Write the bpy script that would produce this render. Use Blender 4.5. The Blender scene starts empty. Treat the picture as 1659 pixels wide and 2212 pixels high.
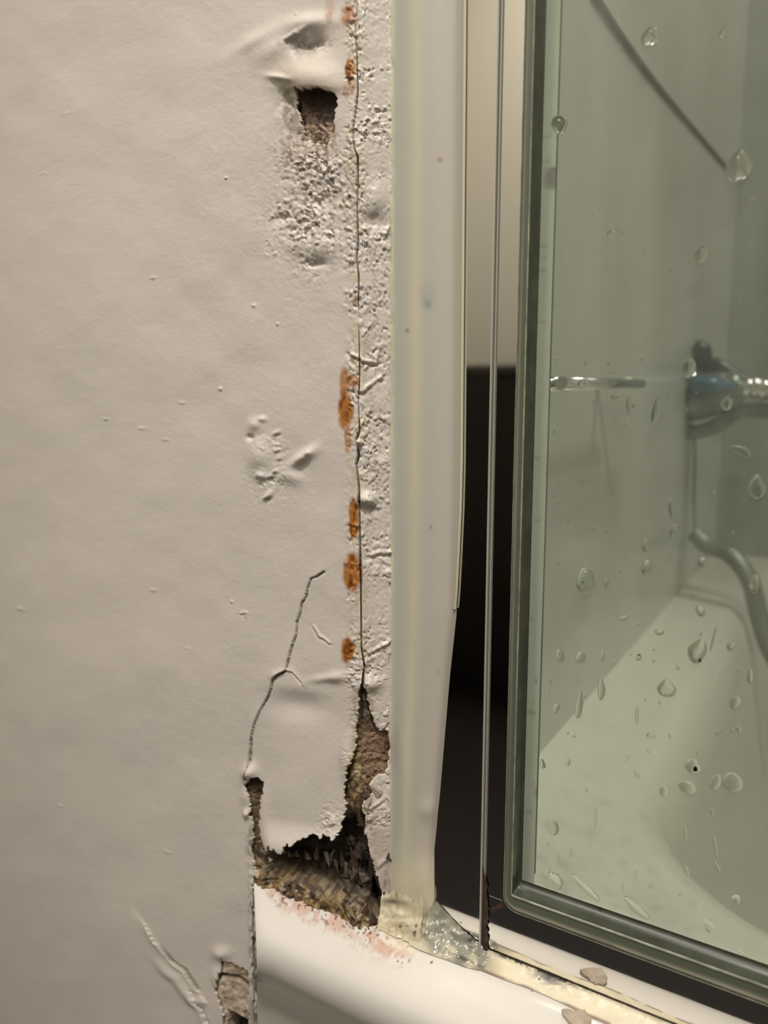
import bpy, math, random
import numpy as np

# ------------------------------------------------------------------ camera
W, H, F = 1659., 2212., 1600.
ZC = 0.742                       # eye height above the bathroom floor
yaw, pit = math.radians(31.3), math.radians(8)
FW = np.array([-math.sin(yaw)*math.cos(pit), math.cos(yaw)*math.cos(pit), -math.sin(pit)])
RT = np.array([math.cos(yaw), math.sin(yaw), 0.])
UP = np.cross(RT, FW)
def ray(px, py): return FW + (px-829.5)/F*RT + (1106-py)/F*UP
CAM = -ray(775, 881)*0.25; CAM[2] = ZC
def on(px, py, ax, v):
    r = ray(px, py); return CAM + r*(v-CAM[ax])/r[ax]
def proj(P):
    d = P-CAM; w = d@FW
    return 829.5+F*(d@RT)/w, 1106-F*(d@UP)/w
sc = bpy.context.scene
col = sc.collection
cd = bpy.data.cameras.new('camera'); cam = bpy.data.objects.new('camera', cd); col.objects.link(cam)
from mathutils import Matrix, Vector
cam.matrix_world = Matrix(((RT[0], UP[0], -FW[0], CAM[0]), (RT[1], UP[1], -FW[1], CAM[1]),
                           (RT[2], UP[2], -FW[2], CAM[2]), (0, 0, 0, 1)))
cd.sensor_width = 36; cd.sensor_fit = 'VERTICAL'; cd.sensor_height = 36
cd.lens = F/H*36
cd.clip_start = 0.005; cd.clip_end = 20
cd.dof.use_dof = True; cd.dof.focus_distance = 0.262; cd.dof.aperture_fstop = 9.0
sc.camera = cam

# ------------------------------------------------------------------ world, lamps, exposure
wd = bpy.data.worlds.new('world'); sc.world = wd; wd.use_nodes = True
wd.node_tree.nodes['Background'].inputs[0].default_value = (1, .97, .92, 1)
wd.node_tree.nodes['Background'].inputs[1].default_value = 0.05
sc.view_settings.view_transform = 'Standard'; sc.view_settings.look = 'None'
sc.view_settings.exposure = 0.0; sc.view_settings.gamma = 1; sc.view_settings.use_curve_mapping = False
def spot(name, loc, aim, power, size, blend, rad, c=(1, .955, .90)):
    l = bpy.data.lights.new(name, 'SPOT'); l.energy = power; l.spot_size = math.radians(size)
    l.spot_blend = blend; l.shadow_soft_size = rad; l.color = c
    o = bpy.data.objects.new(name, l); col.objects.link(o); o.location = loc
    o.rotation_euler = (Vector(aim)-Vector(loc)).to_track_quat('-Z', 'Y').to_euler()
    return o
ZR = float(ZC + (on(850, 2030, 1, 0.)[2]-ZC))     # height of the tub rim
LP = [(.34, -.74, 2.37), (.46, -.74, 2.37), (.58, -.74, 2.37)]
for i, p in enumerate(LP):
    spot('ceiling_spot', p, (.05, .0, 1.00), 44, 24, 1.0, .022)
def area(name, loc, rot, power, sx, sy, c=(1, .95, .88)):
    l = bpy.data.lights.new(name, 'AREA'); l.shape = 'RECTANGLE'; l.size = sx; l.size_y = sy
    l.energy = power; l.color = c
    o = bpy.data.objects.new(name, l); col.objects.link(o); o.location = loc; o.rotation_euler = rot
    return o
area('rear_wall_fill', (-.2, -1.55, 2.37), (0, 0, 0), 18, .5, .5)  # unseen fill light added to brighten the rear wall
area('shower_fill', (.8, .45, 2.37), (0, 0, 0), 13, .3, .3, (1, .98, .92))  # unseen fill light added to brighten the inside of the shower

# ------------------------------------------------------------------ helpers
rng = np.random.RandomState(7)
LAT = rng.rand(8, 256, 256)
def vn(x, y, s=0):
    L = LAT[s % 8]; x = x+13.7*s; y = y+7.3*s
    xi = np.floor(x).astype(int); yi = np.floor(y).astype(int)
    fx = x-xi; fy = y-yi; fx = fx*fx*(3-2*fx); fy = fy*fy*(3-2*fy)
    a = L[xi & 255, yi & 255]; b = L[(xi+1) & 255, yi & 255]
    c = L[xi & 255, (yi+1) & 255]; d = L[(xi+1) & 255, (yi+1) & 255]
    return (a*(1-fx)+b*fx)*(1-fy)+(c*(1-fx)+d*fx)*fy
def fbm(x, y, o=4, s=0):
    t = 0; a = 1; n = 0
    for i in range(o):
        t = t+a*vn(x, y, s+i); n += a; a *= .5; x = x*2.03; y = y*2.03
    return t/n
def ridged(x, y, o=3, s=0):
    t = 0; a = 1; n = 0
    for i in range(o):
        t = t+a*(1-np.abs(2*vn(x, y, s+i)-1)); n += a; a *= .5; x = x*2.1; y = y*2.1
    return t/n
def sm(a, b, x):
    t = np.clip((x-a)/(b-a), 0, 1); return t*t*(3-2*t)
def gs(px, py, cx, cy, rx, ry, ang=0):
    c, s = math.cos(math.radians(ang)), math.sin(math.radians(ang))
    dx, dy = px-cx, py-cy
    return np.exp(-(((dx*c+dy*s)/rx)**2+((-dx*s+dy*c)/ry)**2))
def inpoly(px, py, poly):
    r = np.zeros(px.shape, bool); n = len(poly)
    for i in range(n):
        x1, y1 = poly[i]; x2, y2 = poly[(i+1) % n]
        if y1 == y2: continue
        c = ((y1 > py) != (y2 > py)) & (px < (x2-x1)*(py-y1)/(y2-y1)+x1)
        r ^= c
    return r
def dline(px, py, pts):
    """distance to a polyline, signed side (+ right of it), position along"""
    best = np.full(px.shape, 1e9); side = np.zeros(px.shape); tt = np.zeros(px.shape)
    L = 0; seg = []
    for (a, b), (c, d) in zip(pts[:-1], pts[1:]): seg.append(math.hypot(c-a, d-b))
    tot = sum(seg)
    for ((a, b), (c, d)), l in zip(zip(pts[:-1], pts[1:]), seg):
        t = np.clip(((px-a)*(c-a)+(py-b)*(d-b))/(l*l), 0, 1)
        dx, dy = px-(a+t*(c-a)), py-(b+t*(d-b))
        dd = np.hypot(dx, dy); m = dd < best
        best = np.where(m, dd, best)
        side = np.where(m, np.sign((px-a)*(d-b)-(py-b)*(c-a)), side)
        tt = np.where(m, (L+t*l)/tot, tt); L += l
    return best, side, tt
def mix(c, k, m):
    m = np.clip(m, 0, 1)[..., None]; return c*(1-m)+np.array(k)*m
def lin(r, g, b):
    f = lambda v: (v/255/12.92) if v <= 10 else ((v/255+.055)/1.055)**2.4
    return (f(r), f(g), f(b))

def link(ob, parent=None):
    col.objects.link(ob)
    if parent is not None: ob.parent = parent
    return ob
def tag(o, label=None, cat=None, group=None, kind=None):
    if label: o['label'] = label
    if cat: o['category'] = cat
    if group: o['group'] = group
    if kind: o['kind'] = kind
    return o
def empty(name, loc=(0, 0, 0)):
    o = bpy.data.objects.new(name, None); o.empty_display_size = .02; o.location = loc
    return link(o)
def rawmesh(name, verts, faces, mat, parent=None, smooth=True, colors=None):
    me = bpy.data.meshes.new(name)
    verts = np.asarray(verts, np.float32); faces = np.asarray(faces, np.int32)
    me.vertices.add(len(verts)); me.vertices.foreach_set('co', verts.ravel())
    n = faces.shape[1]
    me.loops.add(faces.size); me.loops.foreach_set('vertex_index', faces.ravel())
    me.polygons.add(len(faces))
    me.polygons.foreach_set('loop_start', np.arange(0, faces.size, n, dtype=np.int32))
    me.polygons.foreach_set('use_smooth', np.full(len(faces), smooth))
    if colors is not None:
        a = me.color_attributes.new('col', 'FLOAT_COLOR', 'POINT')
        c = np.ones((len(verts), 4), np.float32); c[:, :3] = colors.reshape(-1, 3)
        a.data.foreach_set('color', c.ravel())
    me.update(calc_edges=True); me.validate()
    me.materials.append(mat)
    o = bpy.data.objects.new(name, me); link(o, parent)
    if parent is not None and parent.type == 'EMPTY':
        o.location = -parent.location
    return o
def grid(name, P, mat, parent=None, colors=None, keep=None, rim=None, flip=False, cutcol=None, smooth=True):
    """P (n,m,3) grid of points; keep (n-1,m-1) faces kept; rim = (n,m,3) inner offset points closing the cut edges"""
    n, m = P.shape[:2]
    idx = np.arange(n*m).reshape(n, m)
    q = np.stack([idx[:-1, :-1], idx[:-1, 1:], idx[1:, 1:], idx[1:, :-1]], -1)
    if keep is None: keep = np.ones((n-1, m-1), bool)
    V = P.reshape(-1, 3); C = None if colors is None else colors.reshape(-1, 3)
    faces = [q[keep]]
    if rim is not None:
        V = np.concatenate([V, rim.reshape(-1, 3)])
        cc = C*.9 if cutcol is None else np.tile(np.array(cutcol), (n*m, 1))*(.85+.15*rng.rand(n*m, 1))
        C = np.concatenate([C, cc]); o = n*m
        k = np.pad(keep, 1)
        K = k[1:-1, 1:-1]
        a = K & ~k[:-2, 1:-1]; f = q[a]; faces.append(np.stack([f[:, 1], f[:, 0], f[:, 0]+o, f[:, 1]+o], -1))
        a = K & ~k[2:, 1:-1]; f = q[a]; faces.append(np.stack([f[:, 3], f[:, 2], f[:, 2]+o, f[:, 3]+o], -1))
        a = K & ~k[1:-1, :-2]; f = q[a]; faces.append(np.stack([f[:, 0], f[:, 3], f[:, 3]+o, f[:, 0]+o], -1))
        a = K & ~k[1:-1, 2:]; f = q[a]; faces.append(np.stack([f[:, 2], f[:, 1], f[:, 1]+o, f[:, 2]+o], -1))
    Fc = np.concatenate(faces)
    used = np.zeros(len(V), bool); used[Fc.ravel()] = True
    remap = np.cumsum(used)-1
    V = V[used]; Fc = remap[Fc]
    if C is not None: C = C[used]
    if flip: Fc = Fc[:, ::-1]
    return rawmesh(name, V, Fc, mat, parent, smooth, C)
def box(name, a, b, mat, parent=None, bev=0):
    import bmesh
    bm = bmesh.new(); bmesh.ops.create_cube(bm, size=1)
    for v in bm.verts:
        v.co = Vector([(a[i]+b[i])/2+v.co[i]*(b[i]-a[i]) for i in range(3)])
    if bev: bmesh.ops.bevel(bm, geom=bm.edges[:], offset=bev, segments=2, affect='EDGES', profile=.5)
    me = bpy.data.meshes.new(name); bm.to_mesh(me); bm.free(); me.materials.append(mat)
    o = bpy.data.objects.new(name, me); link(o, parent)
    if parent is not None and parent.type == 'EMPTY': o.location = -parent.location
    return o
def tube(name, pts, rad, mat, parent=None, seg=12, cap=True):
    pts = [Vector(p) for p in pts]; n = len(pts)
    rad = rad if hasattr(rad, '__len__') else [rad]*n
    V = []; up = Vector((.13, .21, .97)).normalized()
    for i, p in enumerate(pts):
        t = (pts[min(i+1, n-1)]-pts[max(i-1, 0)]).normalized()
        a = t.cross(up)
        if a.length < .05: a = t.cross(Vector((1, 0, 0)))
        a.normalize(); b = t.cross(a).normalized()
        for k in range(seg):
            th = 2*math.pi*k/seg
            V.append(p+(a*math.cos(th)+b*math.sin(th))*rad[i])
    fs = [(i*seg+k, i*seg+(k+1) % seg, (i+1)*seg+(k+1) % seg, (i+1)*seg+k) for i in range(n-1) for k in range(seg)]
    me = bpy.data.meshes.new(name)
    if cap: fs += [tuple(range(seg))[::-1], tuple(range((n-1)*seg, n*seg))]
    me.from_pydata([tuple(v) for v in V], [], fs); me.update()
    for p in me.polygons: p.use_smooth = len(p.vertices) == 4
    me.materials.append(mat)
    o = bpy.data.objects.new(name, me); link(o, parent)
    if parent is not None and parent.type == 'EMPTY': o.location = -parent.location
    return o
def smooth_path(pts, n=12):
    pts = [np.array(p, float) for p in pts]; P = [pts[0]]+pts+[pts[-1]]; out = []
    for i in range(1, len(P)-2):
        for k in range(n):
            t = k/n; a, b, c, d = P[i-1:i+3]
            out.append(.5*((2*b)+(c-a)*t+(2*a-5*b+4*c-d)*t*t+(-a+3*b-3*c+d)*t**3))
    out.append(pts[-1]); return out

# ------------------------------------------------------------------ materials
def mat(name, base=(.8, .8, .8), rough=.5, metal=0, spec=.5, attr=False, bump=None, coat=0, cnoise=None, sss=0, rnoise=None):
    m = bpy.data.materials.new(name); m.use_nodes = True; nt = m.node_tree; N = nt.nodes; L = nt.links
    b = N['Principled BSDF']
    b.inputs['Base Color'].default_value = (*base, 1); b.inputs['Roughness'].default_value = rough
    b.inputs['Metallic'].default_value = metal; b.inputs['Specular IOR Level'].default_value = spec
    b.inputs['Coat Weight'].default_value = coat; b.inputs['Coat Roughness'].default_value = .08
    if sss:
        b.inputs['Subsurface Weight'].default_value = sss; b.inputs['Subsurface Radius'].default_value = (.002, .002, .0015)
        b.inputs['Subsurface Scale'].default_value = 1
    tc = N.new('ShaderNodeTexCoord')
    src = None
    if attr:
        a = N.new('ShaderNodeAttribute'); a.attribute_name = 'col'; src = a.outputs['Color']
        L.new(src, b.inputs['Base Color'])
    if cnoise:
        sc_, amt, st = cnoise
        mp = N.new('ShaderNodeMapping'); mp.inputs['Scale'].default_value = st
        L.new(tc.outputs['Object'], mp.inputs[0])
        n = N.new('ShaderNodeTexNoise'); n.inputs['Scale'].default_value = sc_; n.inputs['Detail'].default_value = 5
        L.new(mp.outputs[0], n.inputs['Vector'])
        r = N.new('ShaderNodeMapRange'); r.inputs['From Min'].default_value = .3; r.inputs['From Max'].default_value = .7
        r.inputs['To Min'].default_value = 1-amt; r.inputs['To Max'].default_value = 1+amt*.3
        L.new(n.outputs['Fac'], r.inputs['Value'])
        mx = N.new('ShaderNodeMix'); mx.data_type = 'RGBA'; mx.blend_type = 'MULTIPLY'; mx.inputs[0].default_value = 1
        if src: L.new(src, mx.inputs[6])
        else: mx.inputs[6].default_value = (*base, 1)
        L.new(r.outputs[0], mx.inputs[7]); L.new(mx.outputs[2], b.inputs['Base Color'])
    if rnoise:
        n = N.new('ShaderNodeTexNoise'); n.inputs['Scale'].default_value = rnoise[0]; n.inputs['Detail'].default_value = 4
        L.new(tc.outputs['Object'], n.inputs['Vector'])
        r = N.new('ShaderNodeMapRange'); r.inputs['From Min'].default_value = .35; r.inputs['From Max'].default_value = .7
        r.inputs['To Min'].default_value = rnoise[1]; r.inputs['To Max'].default_value = rnoise[2]
        L.new(n.outputs['Fac'], r.inputs['Value']); L.new(r.outputs[0], b.inputs['Roughness'])
    if bump:
        prev = None
        for sc_, st, dist in bump:
            n = N.new('ShaderNodeTexNoise'); n.inputs['Scale'].default_value = sc_; n.inputs['Detail'].default_value = 3
            L.new(tc.outputs['Object'], n.inputs['Vector'])
            bp = N.new('ShaderNodeBump'); bp.inputs['Strength'].default_value = st; bp.inputs['Distance'].default_value = dist
            L.new(n.outputs['Fac'], bp.inputs['Height'])
            if prev: L.new(prev, bp.inputs['Normal'])
            prev = bp.outputs[0]
        L.new(prev, b.inputs['Normal'])
    return m
M_paint = mat('wall_paint', rough=.42, attr=True, spec=.45, bump=[(900, .35, .0002), (2600, .25, .0001)])
M_core = mat('crumbling_plaster', rough=.7, attr=True, bump=[(1500, .9, .0006)])
M_tub = mat('tub_enamel', rough=.16, attr=True, spec=.5, bump=[(25, .08, .002)])
M_tubp = mat('tub_enamel_plain', lin(196, 195, 182), rough=.18)
M_seal = mat('sealant', rough=.38, attr=True, bump=[(500, .5, .0004)], sss=.15)
M_clear = mat('wet_sealant', rough=.14, attr=True, bump=[(420, .6, .0009)], coat=.6)
M_trim = mat('plastic_trim', rough=.34, attr=True, bump=[(60, .1, .001)])
M_chrome = mat('chrome', (.80, .79, .76), rough=.035, metal=1, bump=[(14, .03, .002)], rnoise=(60, .02, .07))
M_edge = mat('chrome_edge', (.86, .86, .84), rough=.12, metal=1)
M_alu = mat('pale_edge', lin(196, 192, 180), rough=.3, metal=.3)  # bright line along the chrome edge put into a pale base colour
M_gasket = mat('gasket', lin(146, 147, 130), rough=.15, metal=.35, cnoise=(40, .25, (1, 1, .3)), bump=[(160, .1, .0006)])
M_gdark = mat('gasket_dark', lin(66, 70, 56), rough=.3, cnoise=(120, .4, (1, 1, 1)))
M_gline = mat('gasket_ridge', lin(168, 168, 148), rough=.15, cnoise=(200, .5, (1, 1, 1)), bump=[(600, .5, .0004)])
M_green = mat('gasket_green', lin(92, 99, 84), rough=.25)
M_black = mat('black_gap', (.012, .010, .008), rough=.5)
M_rust = mat('rust_brown', lin(64, 44, 36), rough=.5, cnoise=(500, .6, (1, 1, 1)), bump=[(900, .8, .0006)])
M_room = mat('room_paint', lin(222, 216, 202), rough=.6)
M_wallp = mat('wall_paint_plain', lin(213, 204, 195), rough=.42, spec=.45, bump=[(900, .35, .0002), (120, .3, .0004)])
M_ceil = mat('ceiling_paint', lin(214, 210, 200), rough=.8)
M_floor = mat('floor_vinyl', lin(30, 22, 16), rough=.5, cnoise=(3, .3, (1, 1, 1)))
M_vanity = mat('dark_wood', lin(26, 17, 9), rough=.35, cnoise=(6, .5, (6, 6, .6)))
M_panel = mat('shower_panel', lin(192, 192, 182), rough=.22, cnoise=(6, .10, (1, 1, .4)), bump=[(9, .05, .01)])
M_panelb = mat('shower_panel_back', lin(176, 178, 168), rough=.3, cnoise=(5, .16, (1, 1, 1)))
M_grout = mat('grout', lin(96, 98, 86), rough=.7)
M_hose = mat('grey_hose', lin(118, 120, 108), rough=.35, metal=.3)
M_blue = mat('blue_plastic', lin(62, 110, 138), rough=.2)
M_tapg = mat('tap_grey', lin(112, 120, 112), rough=.2, metal=.4)
M_dark = mat('tap_dark', lin(50, 54, 52), rough=.3, metal=.3)
M_ink = mat('blue_smudge', lin(120, 134, 142), rough=.5)
M_beige = mat('beige_plaster', lin(190, 174, 156), rough=.8, cnoise=(400, .3, (1, 1, 1)), bump=[(900, .8, .0004)])

def glass_mat():
    m = bpy.data.materials.new('shower_glass'); m.use_nodes = True; nt = m.node_tree; N = nt.nodes; L = nt.links
    N.remove(N['Principled BSDF']); out = N['Material Output']
    t = N.new('ShaderNodeBsdfTransparent'); t.inputs[0].default_value = (.915, .93, .90, 1)
    g = N.new('ShaderNodeBsdfGlossy'); g.inputs['Roughness'].default_value = .04
    d = N.new('ShaderNodeBsdfDiffuse'); d.inputs[0].default_value = (*lin(188, 194, 182), 1)
    fr = N.new('ShaderNodeFresnel'); fr.inputs[0].default_value = 1.45
    m1 = N.new('ShaderNodeMixShader'); m2 = N.new('ShaderNodeMixShader')
    tc = N.new('ShaderNodeTexCoord'); mp = N.new('ShaderNodeMapping'); mp.inputs['Scale'].default_value = (1, 1, .12)
    n = N.new('ShaderNodeTexNoise'); n.inputs['Scale'].default_value = 120; n.inputs['Detail'].default_value = 4
    n2 = N.new('ShaderNodeTexNoise'); n2.inputs['Scale'].default_value = 38; n2.inputs['Detail'].default_value = 3
    L.new(tc.outputs['Object'], mp.inputs[0]); L.new(mp.outputs[0], n.inputs['Vector']); L.new(tc.outputs['Object'], n2.inputs['Vector'])
    mu = N.new('ShaderNodeMath'); mu.operation = 'MULTIPLY'; L.new(n.outputs['Fac'], mu.inputs[0]); L.new(n2.outputs['Fac'], mu.inputs[1])
    r = N.new('ShaderNodeMapRange'); r.inputs['From Min'].default_value = .15; r.inputs['From Max'].default_value = .4
    r.inputs['To Min'].default_value = .04; r.inputs['To Max'].default_value = .14
    L.new(mu.outputs[0], r.inputs['Value'])
    L.new(r.outputs[0], m1.inputs[0]); L.new(t.outputs[0], m1.inputs[1]); L.new(d.outputs[0], m1.inputs[2])
    ge = N.new('ShaderNodeNewGeometry'); iv = N.new('ShaderNodeMath'); iv.operation = 'SUBTRACT'; iv.inputs[0].default_value = 1
    fm = N.new('ShaderNodeMath'); fm.operation = 'MULTIPLY'     # the mirror layer lies on outward faces only (no false total reflection inside)
    L.new(ge.outputs['Backfacing'], iv.inputs[1]); L.new(iv.outputs[0], fm.inputs[0]); L.new(fr.outputs[0], fm.inputs[1]); L.new(fm.outputs[0], m2.inputs[0]); L.new(m1.outputs[0], m2.inputs[1]); L.new(g.outputs[0], m2.inputs[2])
    bp = N.new('ShaderNodeBump'); bp.inputs['Strength'].default_value = .12; bp.inputs['Distance'].default_value = .001
    L.new(n2.outputs['Fac'], bp.inputs['Height']); L.new(bp.outputs[0], g.inputs['Normal'])
    L.new(m2.outputs[0], out.inputs[0]); return m
M_glass = glass_mat()
M_water = bpy.data.materials.new('water'); M_water.use_nodes = True
b = M_water.node_tree.nodes['Principled BSDF']
b.inputs['Base Color'].default_value = (.97, .99, .95, 1); b.inputs['Roughness'].default_value = .02
b.inputs['IOR'].default_value = 1.33; b.inputs['Transmission Weight'].default_value = 1

# ================================================================== ROOM SHELL
YC = float(on(1052, 2068, 2, ZR)[1])              # plane of the chrome faces
Xend = .009                                       # shower end wall
YB = .86
S = lambda o: tag(o, kind='structure')
S(box('floor', (-1.2, -2.0, -.05), (1.9, 1.0, 0), M_floor))
S(box('ceiling', (-1.2, -2.0, 2.4), (1.9, 1.0, 2.45), M_ceil))
S(box('wall_rear', (-1.2, -2.05, 0), (1.9, -2.0, 2.4), M_room))
S(box('wall_side', (-1.25, -2.05, 0), (-1.2, 1.0, 2.4), M_room))
S(box('wall_right', (1.9, -2.05, 0), (1.95, 1.0, 2.4), M_room))
we = S(box('wall_shower_end', (-.10, YC+.020, ZR-.002), (Xend, YB, 2.4), M_panel))
S(box('wall_shower_back', (-.10, YB, 0), (1.9, YB+.05, 2.4), M_panelb))

# cross-section of the nib wall in plan: front face to the corner (s=0), then a splayed return
RX, RY = .0082, YC-.001
RL = math.hypot(RX, RY)
r0 = .0012
def section(s):
    s = np.asarray(s, float)
    x = np.where(s < 0, s, s*RX/RL); y = np.where(s < 0, 0, s*RY/RL)
    # soften the corner
    k = np.exp(-(s/r0)**2)*r0*.45
    nx = sm(-r0, r0, s)*RY/RL; ny = -(1-sm(-r0, r0, s)+sm(-r0, r0, s)*RX/RL)
    l = np.hypot(nx, ny); nx, ny = nx/l, ny/l
    return x-nx*k, y-ny*k, nx, ny
def s_of_px(px):
    if px <= 775: return float(on(px, 881, 1, 0.)[0])
    # march along the return
    best = min(np.linspace(0, RL*1.1, 600), key=lambda s: abs(proj(np.array([s*RX/RL, s*RY/RL, ZC]))[0]-px))
    return float(best)
def frame(pxs, z):
    s = np.array([s_of_px(p) for p in pxs]); x, y, nx, ny = section(s)
    Pm = np.zeros((len(z), len(s), 3)); Pm[..., 0] = x; Pm[..., 1] = y; Pm[..., 2] = z[:, None]
    Nm = np.zeros_like(Pm); Nm[..., 0] = nx; Nm[..., 1] = ny
    a, b = proj(Pm); return Pm, Nm, a, b, s

CRACK = [(773, -80), (773, 0), (771, 30), (767, 45), (771, 110), (773, 200), (770, 235), (764, 282), (766, 320), (773, 340), (773, 400), (771, 450),
         (773, 520), (770, 560), (775, 600), (774, 660), (776, 760), (777, 800), (776, 835), (774, 860), (775, 900), (777, 930), (771, 950),
         (775, 985), (770, 1005), (775, 1050), (776, 1080), (777, 1150), (778, 1200), (780, 1260), (780, 1300), (781, 1400), (787, 1440),
         (783, 1470), (779, 1500), (781, 1530), (782, 1580), (777, 1630), (777, 1700), (783, 1790)]
cy_ = np.array([p[1] for p in CRACK]); cx_ = np.array([p[0] for p in CRACK])
CW = [(-80, .3), (120, 1.2), (200, 1.2), (235, 3), (285, 4), (320, 2.6), (345, 1.6), (450, 2.6), (540, 4.2), (600, 2.2), (650, 1.2), (700, .6), (780, 1.8), (835, 1.2), (930, 1.6),
      (955, 4.5), (1000, 4), (1100, 2.6), (1160, 3.4), (1200, 4.2), (1260, 3.2), (1300, 1.4), (1400, 1.5), (1460, 4), (1500, 2.6), (1600, 2.4), (1800, 3)]
HOLE_A = [(640, 190), (652, 196), (664, 194), (688, 192), (702, 197), (716, 196), (729, 204), (729, 235), (724, 262), (723, 290), (712, 306), (705, 315), (692, 312),
          (679, 314), (668, 300), (656, 292), (650, 272), (649, 250), (638, 236), (640, 212)]
HOLE_B = [(529, 1696), (539, 1681), (552, 1677), (570, 1689), (572, 1704), (567, 1725), (565, 1757), (563, 1802), (579, 1822), (584, 1831), (589, 1820), (593, 1807),
          (596, 1814), (598, 1824), (606, 1821), (616, 1826), (624, 1829), (628, 1818), (631, 1809), (640, 1812), (645, 1815), (652, 1806), (657, 1804), (668, 1799),
          (676, 1794), (680, 1796), (684, 1790), (694, 1795), (703, 1806), (705, 1796), (712, 1793), (716, 1800), (724, 1800), (729, 1806), (735, 1798), (741, 1788), (743, 1769),
          (747, 1750), (751, 1735), (746, 1715), (748, 1696), (750, 1676), (752, 1660), (758, 1648), (763, 1636), (766, 1622), (768, 1600), (770, 1570), (773, 1530),
          (778, 1490), (783, 1478), (790, 1490), (794, 1510), (800, 1530), (807, 1545), (812, 1566), (822, 1578), (832, 1573), (842, 1580), (842, 1620), (838, 1652),
          (832, 1675), (818, 1672), (808, 1684), (801, 1696), (806, 1712), (796, 1730), (779, 1742), (784, 1752), (790, 1757), (788, 1775), (792, 1802), (799, 1841),
          (811, 1877), (818, 1900), (826, 1925), (842, 1937), (847, 1947), (851, 2060), (600, 1960), (556, 1892), (549, 1868), (541, 1840), (545, 1800), (540, 1760), (536, 1720)]
HOLE_C = [(478, 2062), (486, 2076), (500, 2080), (520, 2090), (536, 2098), (540, 2130), (538, 2180), (538, 2300), (480, 2300), (480, 2190), (470, 2160), (462, 2135), (468, 2115), (474, 2095)]
DIAG = [(700, 1235), (684, 1246), (672, 1250), (664, 1270), (660, 1290), (650, 1305), (647, 1325), (640, 1345), (639, 1372), (630, 1400), (624, 1425), (619, 1448), (600, 1458), (590, 1470),
        (586, 1490), (577, 1510), (562, 1535), (550, 1562), (543, 1590), (541, 1610), (538, 1645), (533, 1685)]
LOWC = [(296, 1966), (320, 2003), (335, 2032), (352, 2050), (372, 2075), (385, 2085), (400, 2094), (410, 2110), (428, 2136)]
LOWD = [(415, 2142), (424, 2164), (436, 2180), (446, 2205), (452, 2230)]
rimline = lambda px: 1893+.50*(px-545)-.00022*(px-545)**2

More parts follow.
